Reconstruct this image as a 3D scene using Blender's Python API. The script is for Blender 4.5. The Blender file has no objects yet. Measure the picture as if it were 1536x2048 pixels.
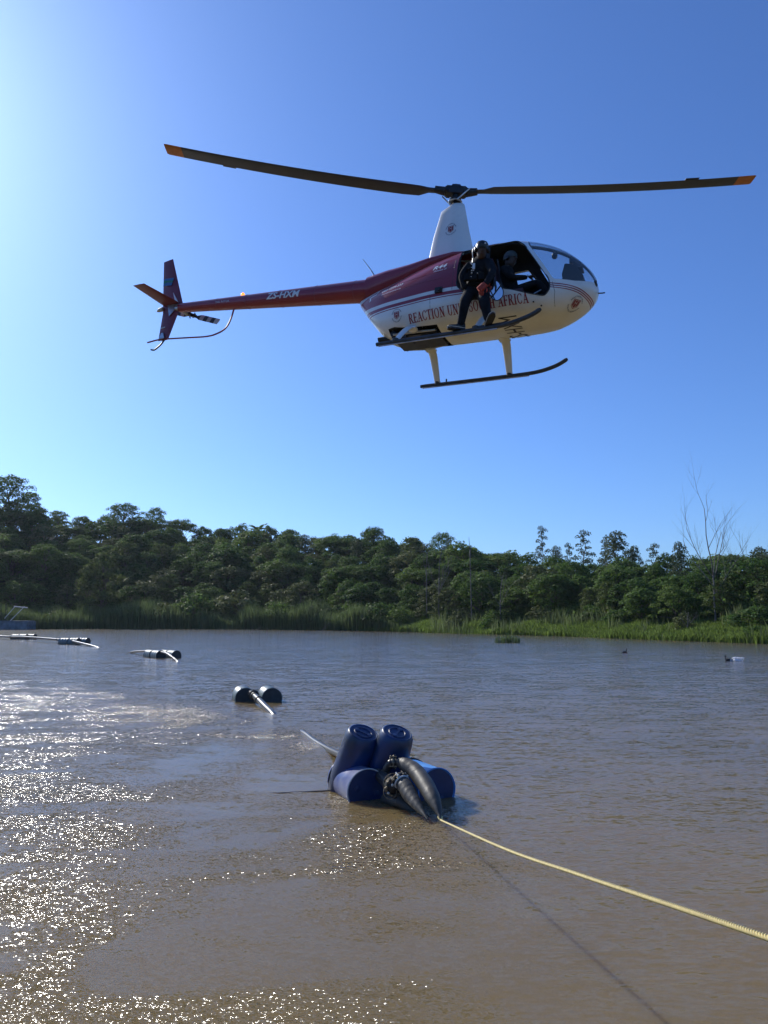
import bpy, bmesh, math, random
import numpy as np
from mathutils import Vector, Matrix, Euler
from mathutils.bvhtree import BVHTree
from mathutils import noise as mnoise

random.seed(7)
rng = np.random.default_rng(7)
R = math.radians
SC = bpy.context.scene
COL = SC.collection

# ------------------------------------------------------------------ camera
F_PX, CX, CY, HORIZON = 1479.0, 768.0, 1024.0, 1232.0
CAM_H = 2.5
PITCH = math.atan((HORIZON - CY) / F_PX)
cam_d = bpy.data.cameras.new('camera')
cam = bpy.data.objects.new('camera', cam_d); COL.objects.link(cam)
cam.location = (0, 0, CAM_H)
cam.rotation_euler = (R(90) + PITCH, 0, 0)
cam_d.sensor_fit = 'VERTICAL'; cam_d.sensor_height = 36.0
cam_d.lens = 36.0 * F_PX / 2048.0
cam_d.clip_start = 0.05; cam_d.clip_end = 6000
SC.camera = cam

# ------------------------------------------------------------------ light
SUN_AZ, SUN_EL = -42.0, 33.0          # degrees left of straight ahead, above horizon
world = bpy.data.worlds.new("World"); SC.world = world; world.use_nodes = True
nt = world.node_tree; nt.nodes.clear()
sky = nt.nodes.new('ShaderNodeTexSky'); sky.sky_type = 'NISHITA'; sky.sun_disc = False
sky.sun_elevation = R(SUN_EL); sky.sun_rotation = R(SUN_AZ)
sky.altitude = 0; sky.air_density = 1.0; sky.dust_density = 0.7; sky.ozone_density = 3.0
bg = nt.nodes.new('ShaderNodeBackground'); bg.inputs['Strength'].default_value = 0.105
wo = nt.nodes.new('ShaderNodeOutputWorld')
tint = nt.nodes.new('ShaderNodeMix'); tint.data_type = 'RGBA'; tint.blend_type = 'MULTIPLY'; tint.inputs['Factor'].default_value = 1.0
tint.inputs['B'].default_value = (.55, .81, 1.27, 1); nt.links.new(sky.outputs[0], tint.inputs['A'])
nt.links.new(tint.outputs['Result'], bg.inputs[0]); nt.links.new(bg.outputs[0], wo.inputs[0])
sd = bpy.data.lights.new('sun', 'SUN'); sd.energy = 3.9; sd.angle = R(0.5); sd.color = (1.0, 0.95, 0.86)
sun = bpy.data.objects.new('sun', sd); COL.objects.link(sun)
sv = Vector((math.sin(R(SUN_AZ)) * math.cos(R(SUN_EL)), math.cos(R(SUN_AZ)) * math.cos(R(SUN_EL)), math.sin(R(SUN_EL))))
sun.rotation_euler = sv.to_track_quat('Z', 'Y').to_euler(); sun.location = (0, 0, 60)
SC.view_settings.view_transform = 'Standard'; SC.view_settings.look = 'None'
SC.view_settings.exposure = 0.26; SC.view_settings.gamma = 1.0; SC.view_settings.use_curve_mapping = False
SC.cycles.max_bounces = 6; SC.cycles.transparent_max_bounces = 16; SC.cycles.volume_bounces = 0
SC.cycles.sample_clamp_indirect = 4.0; SC.cycles.caustics_reflective = False; SC.cycles.caustics_refractive = False

# ------------------------------------------------------------------ helpers
def pray(px, py):
    x = (px - CX) / F_PX; u = (CY - py) / F_PX
    return Vector((x, math.cos(PITCH) - u * math.sin(PITCH), math.sin(PITCH) + u * math.cos(PITCH)))
def ground(px, py, z=0.0):
    r = pray(px, py); t = (z - CAM_H) / r.z
    return Vector((0, 0, CAM_H)) + r * t
def at_depth(px, py, y):
    r = pray(px, py); return Vector((0, 0, CAM_H)) + r * (y / r.y)

def tag(o, label=None, cat=None, group=None, kind=None):
    if label: o['label'] = label
    if cat: o['category'] = cat
    if group: o['group'] = group
    if kind: o['kind'] = kind
    return o
def link(name, me, mats, parent=None, smooth=False, sharp=40):
    if mats is not None:
        for m in (mats if isinstance(mats, (list, tuple)) else [mats]): me.materials.append(m)
    o = bpy.data.objects.new(name, me); COL.objects.link(o)
    if parent: o.parent = parent
    if smooth:
        me.polygons.foreach_set('use_smooth', [True] * len(me.polygons))
        if sharp < 180: me.set_sharp_from_angle(angle=R(sharp))
    return o
def empty(name, loc=(0, 0, 0), rz=0, parent=None):
    o = bpy.data.objects.new(name, None); COL.objects.link(o); o.location = loc
    o.rotation_euler = (0, 0, rz); o.empty_display_size = .3
    if parent: o.parent = parent
    return o
def copy_tree(o, parent=None):
    c = o.copy(); COL.objects.link(c)
    if parent: c.parent = parent
    for ch in list(o.children): copy_tree(ch, c)
    return c

class MB:
    def __init__(s): s.v = []; s.f = []; s.mi = []
    def add(s, vs, fs, mi=0):
        b = len(s.v); s.v += [tuple(v) for v in vs]
        for f in fs: s.f.append(tuple(i + b for i in f)); s.mi.append(mi)
    def box(s, c, size, rot=None, mi=0, taper=1.0):
        hx, hy, hz = [q / 2 for q in size]; m = rot if rot is not None else Matrix.Identity(3)
        vs = []
        for z, k in ((-hz, 1), (hz, taper)):
            for x, y in ((-hx, -hy), (hx, -hy), (hx, hy), (-hx, hy)):
                vs.append(Vector(c) + m @ Vector((x * k, y * k, z)))
        s.add(vs, [(0, 3, 2, 1), (4, 5, 6, 7), (0, 1, 5, 4), (1, 2, 6, 5), (2, 3, 7, 6), (3, 0, 4, 7)], mi)
    def tube(s, pts, rad, n=8, mi=0, caps=True, squash=None, ref=None):
        """squash: (along ref direction, across) scale pair for oval tubes"""
        pts = [Vector(p) for p in pts]; N = len(pts)
        rs = rad if isinstance(rad, (list, tuple)) else [rad] * N
        vs = []; up = Vector(ref) if ref is not None else None
        prev = None
        for i, p in enumerate(pts):
            t = (pts[min(i + 1, N - 1)] - pts[max(i - 1, 0)]).normalized()
            if up is not None: a = (up - t * up.dot(t)).normalized()
            else:
                if prev is None: prev = Vector((0, 0, 1)) if abs(t.z) < .9 else Vector((1, 0, 0))
                a = (prev - t * prev.dot(t)).normalized(); prev = a
            b = t.cross(a); sa, sb = squash if squash else (1, 1)
            for k in range(n):
                w = 2 * math.pi * k / n
                vs.append(p + a * math.cos(w) * rs[i] * sa + b * math.sin(w) * rs[i] * sb)
        fs = []
        for i in range(N - 1):
            for k in range(n):
                fs.append((i * n + k, i * n + (k + 1) % n, (i + 1) * n + (k + 1) % n, (i + 1) * n + k))
        if caps:
            fs.append(tuple(range(n))[::-1]); fs.append(tuple((N - 1) * n + k for k in range(n)))
        s.add(vs, fs, mi)
    def lathe(s, prof, n=24, mi=0, mat=None, wob=0.0):
        """prof: list of (r, z) around z axis"""
        mat = mat if mat is not None else Matrix.Identity(4)
        vs = []; N = len(prof)
        for r, z in prof:
            for k in range(n):
                w = 2 * math.pi * k / n
                vs.append(mat @ Vector((r * math.cos(w), r * math.sin(w), z)))
        fs = []
        for i in range(N - 1):
            for k in range(n):
                fs.append((i * n + k, i * n + (k + 1) % n, (i + 1) * n + (k + 1) % n, (i + 1) * n + k))
        fs.append(tuple(range(n))[::-1]); fs.append(tuple((N - 1) * n + k for k in range(n)))
        s.add(vs, fs, mi)
    def torus(s, c, axis, r, t, n=24, k=6, mi=0, arc=(0, 2 * math.pi)):
        q = Vector(axis).normalized().to_track_quat('Z', 'Y').to_matrix()
        full = abs(arc[1] - arc[0] - 2 * math.pi) < 1e-6
        ang = [arc[0] + (arc[1] - arc[0]) * i / n for i in range(n + (0 if full else 1))]
        vs = []
        for a in ang:
            for j in range(k):
                w = 2 * math.pi * j / k
                vs.append(Vector(c) + q @ Vector(((r + t * math.cos(w)) * math.cos(a), (r + t * math.cos(w)) * math.sin(a), t * math.sin(w))))
        fs = []; m = len(ang)
        for i in range(m if full else m - 1):
            for j in range(k):
                i2 = (i + 1) % m
                fs.append((i * k + j, i2 * k + j, i2 * k + (j + 1) % k, i * k + (j + 1) % k))
        s.add(vs, fs, mi)
    def prism(s, poly, a, b, fn, mi=0):
        """poly list of 2d; fn(u,v,w)->3d with w in (a,b)"""
        n = len(poly)
        vs = [fn(u, v, a) for u, v in poly] + [fn(u, v, b) for u, v in poly]
        fs = [tuple(range(n))[::-1], tuple(range(n, 2 * n))] + [(i, (i + 1) % n, n + (i + 1) % n, n + i) for i in range(n)]
        s.add(vs, fs, mi)
    def mesh(s, name='m'):
        me = bpy.data.meshes.new(name); me.from_pydata(s.v, [], s.f); me.update()
        if any(s.mi): me.polygons.foreach_set('material_index', s.mi)
        return me
    def build(s, name, mats, parent=None, smooth=True, sharp=40, fix=True):
        me = s.mesh(name)
        if fix:
            bm = bmesh.new(); bm.from_mesh(me); bmesh.ops.recalc_face_normals(bm, faces=bm.faces); bm.to_mesh(me); bm.free()
        return link(name, me, mats, parent, smooth, sharp)

def smooth_path(pts, n):
    """Catmull-Rom through points"""
    P = [Vector(p) for p in pts]; P = [P[0] * 2 - P[1]] + P + [P[-1] * 2 - P[-2]]
    out = []; segs = len(P) - 3
    for i in range(n):
        t = i / (n - 1) * segs; k = min(int(t), segs - 1); t -= k
        a, b, c, d = P[k:k + 4]
        out.append(0.5 * ((2 * b) + (c - a) * t + (2 * a - 5 * b + 4 * c - d) * t * t + (3 * b - a - 3 * c + d) * t ** 3))
    return out

# ------------------------------------------------------------------ materials
def mat(name, col, rough=.5, metal=0, spec=.5, vary=0.0, vscale=5.0, bump=0.0, bscale=20.0, coat=0, obj_rand=0, trans=0, emit=None, alpha=None, col2=None):
    m = bpy.data.materials.new(name); m.use_nodes = True; t = m.node_tree; b = t.nodes['Principled BSDF']
    b.inputs['Base Color'].default_value = (*col, 1); b.inputs['Roughness'].default_value = rough
    b.inputs['Metallic'].default_value = metal; b.inputs['Specular IOR Level'].default_value = spec
    if coat: b.inputs['Coat Weight'].default_value = coat; b.inputs['Coat Roughness'].default_value = .08
    tc = None
    if vary or bump or col2:
        tc = t.nodes.new('ShaderNodeTexCoord')
    if vary or col2:
        nz = t.nodes.new('ShaderNodeTexNoise'); nz.inputs['Scale'].default_value = vscale; nz.inputs['Detail'].default_value = 6
        t.links.new(tc.outputs['Object'], nz.inputs['Vector'])
        mx = t.nodes.new('ShaderNodeMix'); mx.data_type = 'RGBA'
        mr = t.nodes.new('ShaderNodeMapRange'); mr.inputs['From Min'].default_value = .35; mr.inputs['From Max'].default_value = .68
        t.links.new(nz.outputs['Fac'], mr.inputs['Value']); t.links.new(mr.outputs['Result'], mx.inputs['Factor'])
        c2 = col2 if col2 else tuple(c * (1 - vary) for c in col)
        c1 = col if col2 else tuple(min(1, c * (1 + vary)) for c in col)
        mx.inputs['A'].default_value = (*c1, 1); mx.inputs['B'].default_value = (*c2, 1)
        t.links.new(mx.outputs['Result'], b.inputs['Base Color'])
        m2 = t.nodes.new('ShaderNodeMapRange'); m2.inputs['To Min'].default_value = rough * .8; m2.inputs['To Max'].default_value = min(1, rough * 1.3)
        t.links.new(nz.outputs['Fac'], m2.inputs['Value']); t.links.new(m2.outputs['Result'], b.inputs['Roughness'])
    if bump:
        nb = t.nodes.new('ShaderNodeTexNoise'); nb.inputs['Scale'].default_value = bscale; nb.inputs['Detail'].default_value = 4
        t.links.new(tc.outputs['Object'], nb.inputs['Vector'])
        bp = t.nodes.new('ShaderNodeBump'); bp.inputs['Strength'].default_value = 1; bp.inputs['Distance'].default_value = bump
        t.links.new(nb.outputs['Fac'], bp.inputs['Height']); t.links.new(bp.outputs[0], b.inputs['Normal'])
    if emit: b.inputs['Emission Color'].default_value = (*emit[:3], 1); b.inputs['Emission Strength'].default_value = emit[3]
    return m

def leaf_mat(name, c1, c2, trans=.3):
    m = bpy.data.materials.new(name); m.use_nodes = True; t = m.node_tree; b = t.nodes['Principled BSDF']
    oi = t.nodes.new('ShaderNodeObjectInfo'); geo = t.nodes.new('ShaderNodeNewGeometry')
    nz = t.nodes.new('ShaderNodeTexNoise'); nz.inputs['Scale'].default_value = .45; nz.inputs['Detail'].default_value = 3
    t.links.new(geo.outputs['Position'], nz.inputs['Vector'])
    ad = t.nodes.new('ShaderNodeMath'); ad.operation = 'MULTIPLY_ADD'
    t.links.new(oi.outputs['Random'], ad.inputs[0]); ad.inputs[1].default_value = .6; t.links.new(nz.outputs['Fac'], ad.inputs[2])
    mr = t.nodes.new('ShaderNodeMapRange'); mr.inputs['From Min'].default_value = .4; mr.inputs['From Max'].default_value = 1.1
    t.links.new(ad.outputs[0], mr.inputs['Value'])
    mx = t.nodes.new('ShaderNodeMix'); mx.data_type = 'RGBA'; mx.inputs['A'].default_value = (*c1, 1); mx.inputs['B'].default_value = (*c2, 1)
    t.links.new(mr.outputs['Result'], mx.inputs['Factor'])
    # per-leaf value jitter
    ri = t.nodes.new('ShaderNodeHueSaturation')
    m3 = t.nodes.new('ShaderNodeMapRange'); m3.inputs['To Min'].default_value = .7; m3.inputs['To Max'].default_value = 1.35
    t.links.new(geo.outputs['Random Per Island'], m3.inputs['Value']); t.links.new(m3.outputs['Result'], ri.inputs['Value'])
    t.links.new(mx.outputs['Result'], ri.inputs['Color'])
    t.links.new(ri.outputs[0], b.inputs['Base Color']); b.inputs['Roughness'].default_value = .65; b.inputs['Specular IOR Level'].default_value = .18
    tr = t.nodes.new('ShaderNodeBsdfTranslucent'); t.links.new(ri.outputs[0], tr.inputs['Color'])
    ms = t.nodes.new('ShaderNodeMixShader'); ms.inputs[0].default_value = trans
    out = t.nodes['Material Output']
    t.links.new(b.outputs[0], ms.inputs[1]); t.links.new(tr.outputs[0], ms.inputs[2]); t.links.new(ms.outputs[0], out.inputs['Surface'])
    return m

M = {}
M['white'] = mat('cream_white_paint', (.80, .80, .78), .28, vary=.05, vscale=2.5, coat=.5)
M['red'] = mat('maroon_paint', (.28, .014, .030), .3, vary=.08, vscale=3, coat=.5)
M['fin'] = mat('faded_maroon_paint', (.20, .035, .055), .4, vary=.12, vscale=4)
M['dark'] = mat('cabin_dark_lining', (.022, .022, .026), .75, vary=.3, vscale=6)
M['black'] = mat('black_enamel', (.016, .017, .019), .42, vary=.2, vscale=9)
M['blade'] = mat('dark_grey_blade_paint', (.040, .050, .062), .38, vary=.15, vscale=3)
M['orange'] = mat('orange_tip_paint', (.55, .20, .05), .5, vary=.15, vscale=8)
M['metal'] = mat('worn_alloy', (.45, .46, .47), .35, metal=1, vary=.2, vscale=14)
M['skid'] = mat('dark_skid_tube', (.04, .042, .045), .45, vary=.3, vscale=8)
M['letter_red'] = mat('red_lettering', (.28, .014, .030), .4)
M['letter_white'] = mat('white_lettering', (.8, .8, .8), .4)
M['letter_black'] = mat('black_lettering', (.02, .02, .022), .4)
M['seat'] = mat('maroon_seat_leather', (.07, .018, .025), .5, vary=.2, vscale=8)
M['cloth'] = mat('black_uniform_cloth', (.013, .015, .020), .9, spec=.15, vary=.35, vscale=14, bump=.006, bscale=22)
M['vest'] = mat('black_tactical_vest', (.010, .011, .013), .85, spec=.2, vary=.3, vscale=25, bump=.006, bscale=50)
M['skin'] = mat('brown_skin', (.07, .036, .024), .5, vary=.1, vscale=20)
M['glove'] = mat('red_glove', (.40, .05, .03), .7, vary=.2, vscale=30)
M['helmet'] = mat('black_helmet_shell', (.013, .013, .015), .35)
M['grey_cap'] = mat('grey_green_headset', (.055, .065, .06), .6)
M['steel_w'] = mat('white_cable', (.75, .75, .75), .3)
M['beacon'] = mat('orange_beacon_lens', (.9, .35, .05), .2, emit=(1, .33, .05, 1.6))
M['blue'] = mat('faded_blue_plastic', (.018, .05, .16), .38, vary=.25, vscale=6, bump=.003, bscale=14, col2=(.05, .085, .16))
M['blue_l'] = mat('pale_blue_plastic', (.06, .24, .62), .4, vary=.25, vscale=5, bump=.002, bscale=14, col2=(.11, .30, .60))
M['grime'] = mat('blue_plastic_with_mud_stains', (.03, .055, .15), .42, vscale=3.5, bump=.003, bscale=12, col2=(.09, .085, .085))
M['drum_g'] = mat('grey_green_drum_plastic', (.10, .155, .17), .4, vscale=5, bump=.004, bscale=10, col2=(.16, .21, .22))
M['drum_end'] = mat('dark_drum_end', (.018, .028, .035), .5, vary=.3, vscale=6)
M['hdpe'] = mat('black_poly_pipe', (.03, .03, .03), .34, vscale=5, bump=.003, bscale=16, col2=(.06, .058, .05))
M['wrap'] = mat('weathered_black_hose_rubber', (.05, .045, .037), .5, vscale=7, bump=.004, bscale=20, col2=(.08, .075, .06))
M['rust'] = mat('bolted_steel_with_mud', (.26, .22, .15), .5, metal=.5, vscale=30, col2=(.10, .075, .05))
M['rope'] = mat('yellow_poly_rope', (.80, .66, .26), .55, vscale=40, col2=(.62, .50, .22))
M['bark'] = mat('grey_brown_bark', (.10, .085, .065), .85, vary=.3, vscale=3, bump=.02, bscale=5)
M['bark_p'] = mat('pale_dead_bark', (.13, .12, .105), .8, vary=.25, vscale=3, bump=.02, bscale=5)
M['leaf_a'] = leaf_mat('deep_green_leaves', (.048, .100, .022), (.095, .155, .036), .5)
M['leaf_b'] = leaf_mat('mid_green_leaves', (.065, .130, .024), (.125, .185, .042), .5)
M['leaf_c'] = leaf_mat('olive_green_leaves', (.075, .10, .032), (.13, .15, .05))
M['leaf_e'] = leaf_mat('grey_green_gum_leaves', (.06, .088, .04), (.10, .125, .06))
M['leaf_l'] = leaf_mat('light_green_willow_leaves', (.07, .105, .025), (.11, .14, .045), .4)
M['reed'] = leaf_mat('reed_blades', (.08, .13, .045), (.16, .20, .08), .45)
M['grass'] = leaf_mat('bright_bank_grass', (.10, .165, .03), (.16, .225, .05), .5)
M['barge'] = mat('blue_grey_barge_steel', (.13, .17, .20), .6, vary=.3, vscale=1.5, bump=.01, bscale=4)
M['pole'] = mat('pale_painted_pole', (.6, .6, .55), .5, vary=.15, vscale=4)
M['bird'] = mat('black_feathers', (.012, .012, .013), .6)
M['foam'] = mat('white_splash', (.85, .86, .88), .35)
M['mud'] = mat('bank_soil', (.030, .036, .015), .95, vscale=.6, bump=.05, bscale=2, col2=(.02, .032, .010))

def glass_mat(name, tint, gloss=.12):
    m = bpy.data.materials.new(name); m.use_nodes = True; t = m.node_tree; t.nodes.remove(t.nodes['Principled BSDF'])
    tr = t.nodes.new('ShaderNodeBsdfTransparent'); tr.inputs[0].default_value = (*tint, 1)
    gl = t.nodes.new('ShaderNodeBsdfGlossy'); gl.inputs['Roughness'].default_value = .03
    df = t.nodes.new('ShaderNodeBsdfDiffuse'); df.inputs[0].default_value = (.45, .48, .5, 1)
    lw = t.nodes.new('ShaderNodeFresnel'); lw.inputs[0].default_value = 1.5
    ms = t.nodes.new('ShaderNodeMixShader'); m2 = t.nodes.new('ShaderNodeMixShader'); m2.inputs[0].default_value = gloss
    ge = t.nodes.new('ShaderNodeNewGeometry'); nb = t.nodes.new('ShaderNodeMath'); nb.operation = 'SUBTRACT'; nb.inputs[0].default_value = 1.0
    t.links.new(ge.outputs['Backfacing'], nb.inputs[1]); ff = t.nodes.new('ShaderNodeMath'); ff.operation = 'MULTIPLY'
    t.links.new(lw.outputs[0], ff.inputs[0]); t.links.new(nb.outputs[0], ff.inputs[1]); g2 = t.nodes.new('ShaderNodeMath'); g2.operation = 'MULTIPLY'; g2.inputs[0].default_value = gloss
    t.links.new(nb.outputs[0], g2.inputs[1]); t.links.new(g2.outputs[0], m2.inputs[0])
    t.links.new(ff.outputs[0], ms.inputs[0]); t.links.new(tr.outputs[0], ms.inputs[1]); t.links.new(gl.outputs[0], ms.inputs[2])
    t.links.new(ms.outputs[0], m2.inputs[1]); t.links.new(df.outputs[0], m2.inputs[2])
    t.links.new(m2.outputs[0], t.nodes['Material Output'].inputs['Surface'])
    return m
M['glass'] = glass_mat('scratched_acrylic', (.90, .93, .95))

# livery: flat paint print on the fuselage (red above a line, pinstripes, cream below)
def livery():
    m = bpy.data.materials.new('maroon_and_cream_livery'); m.use_nodes = True; t = m.node_tree; b = t.nodes['Principled BSDF']
    N = t.nodes.new; L = t.links.new
    tc = N('ShaderNodeTexCoord'); sp = N('ShaderNodeSeparateXYZ'); L(tc.outputs['Object'], sp.inputs[0])
    def mth(op, a, bb=None, c=None):
        n = N('ShaderNodeMath'); n.operation = op
        for i, q in enumerate((a, bb, c)):
            if q is None: continue
            if isinstance(q, (int, float)): n.inputs[i].default_value = q
            else: L(q, n.inputs[i])
        return n.outputs[0]
    x = mth('DIVIDE', mth('ADD', sp.outputs['X'], 1.7), 4.2)
    cv = N('ShaderNodeFloatCurve'); c = cv.mapping.curves[0]
    pts = [(-1.7, 1.06), (-1.3, 1.00), (-.8, .965), (.3, .945), (1.0, .90), (1.75, .80), (2.1, .76), (2.25, .70), (2.4, .62)]
    P = [((a + 1.7) / 4.2, z / 1.5) for a, z in pts]
    c.points[0].location = P[0]; c.points[1].location = P[-1]
    for q in P[1:-1]: c.points.new(*q)
    cv.mapping.update(); L(x, cv.inputs['Value'])
    d = mth('SUBTRACT', sp.outputs['Z'], mth('MULTIPLY', cv.outputs[0], 1.5))
    def band(lo, hi): return mth('MULTIPLY', mth('GREATER_THAN', d, lo), mth('LESS_THAN', d, hi))
    front = mth('GREATER_THAN', sp.outputs['X'], .9)
    roof = mth('GREATER_THAN', sp.outputs['Z'], mth('MULTIPLY_ADD', sp.outputs['X'], .30, 1.655))
    up = mth('MULTIPLY', mth('GREATER_THAN', d, 0.0), mth('SUBTRACT', 1.0, front))
    up = mth('MULTIPLY', up, mth('SUBTRACT', 1.0, roof))
    b1r = band(-.115, -.06); b2r = band(-.148, -.132)
    rear = mth('MAXIMUM', b1r, b2r)
    f = mth('MAXIMUM', mth('MAXIMUM', band(-.025, -.008), band(-.055, -.038)), band(-.082, -.068))
    st = mth('ADD', mth('MULTIPLY', rear, mth('SUBTRACT', 1.0, front)), mth('MULTIPLY', f, front))
    fac = mth('MINIMUM', mth('ADD', up, st), 1.0)
    nz = N('ShaderNodeTexNoise'); nz.inputs['Scale'].default_value = 3; nz.inputs['Detail'].default_value = 6; L(tc.outputs['Object'], nz.inputs['Vector'])
    dirt = N('ShaderNodeMix'); dirt.data_type = 'RGBA'; dirt.inputs['A'].default_value = (.82, .82, .80, 1); dirt.inputs['B'].default_value = (.72, .71, .67, 1)
    mr = N('ShaderNodeMapRange'); mr.inputs['From Min'].default_value = .4; mr.inputs['From Max'].default_value = .7; L(nz.outputs['Fac'], mr.inputs['Value']); L(mr.outputs['Result'], dirt.inputs['Factor'])
    mx = N('ShaderNodeMix'); mx.data_type = 'RGBA'; mx.inputs['B'].default_value = (.28, .014, .030, 1)
    L(dirt.outputs['Result'], mx.inputs['A']); L(fac, mx.inputs['Factor']); L(mx.outputs['Result'], b.inputs['Base Color'])
    b.inputs['Roughness'].default_value = .3; b.inputs['Coat Weight'].default_value = .4; b.inputs['Coat Roughness'].default_value = .1
    bp = N('ShaderNodeBump'); bp.inputs['Distance'].default_value = .004; L(nz.outputs['Fac'], bp.inputs['Height']); L(bp.outputs[0], b.inputs['Normal'])
    return m
M['livery'] = livery()

# ------------------------------------------------------------------ terrain and water
SH_AZ = [-180, -120, -100, -60, -27.4, -21, -10.3, 0, 5, 12.7, 19.8, 27.4, 45, 70, 100, 130, 180]
SH_R = [60, 70, 110, 150, 158, 157, 144, 123, 109, 97, 84, 76, 70, 62, 50, 45, 60]
def shore(az): return float(np.interp(math.degrees(az), SH_AZ, SH_R))
RG_AZ = [-180, -60, -27.4, -15, 0, 10, 20, 28, 60, 180]
RG_E = [60, 70, 70, 66, 56, 46, 38, 34, 34, 60]
RG_H = [6, 22, 25, 18.5, 11.5, 6.0, 3.2, 2.5, 4, 6]
def terr(x, y):
    r = math.hypot(x, y); az = math.atan2(x, y)
    if y < 1.5 and r < 40: # near bank behind the camera
        e = 1.5 - y
        lake_edge = shore(az) - r
        return min(.9, -1.2 + e * 1.2)
    e = r - shore(az) + 2.0 * mnoise.noise(Vector((x * .06, y * .06, 0))) 
    ad = math.degrees(az)
    er = float(np.interp(ad, RG_AZ, RG_E)); hr = float(np.interp(ad, RG_AZ, RG_H))
    if e < 0: return max(-1.5, e * .35)
    h = min(e * .16, 1.5) 
    t = min(max((e - 9) / (er - 9), 0), 1); t = t * t * (3 - 2 * t) * .35 + t * .65
    h += t * hr
    h += .8 * mnoise.noise(Vector((x * .04, y * .04, 3))) * min(1, e / 20)
    return h
def grid_mesh(xs, ys, fz):
    vs = [(x, y, fz(x, y)) for y in ys for x in xs]; nx = len(xs)
    fs = [(j * nx + i, j * nx + i + 1, (j + 1) * nx + i + 1, (j + 1) * nx + i) for j in range(len(ys) - 1) for i in range(nx - 1)]
    me = bpy.data.meshes.new('g'); me.from_pydata(vs, [], fs); me.update(); return me
EXT = 600
xs = sorted(set([-EXT, -450, -350] + list(range(-260, 261, 4)) + [350, 450, EXT]))
ys = sorted(set([-EXT, -300, -120] + list(range(-60, 0, 4)) + [0, 1, 1.5, 2, 3] + list(range(4, 281, 4)) + [340, 450, EXT]))
g = link('ground', grid_mesh(xs, ys, terr), M['mud'], smooth=True, sharp=180); tag(g, kind='structure')

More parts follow.
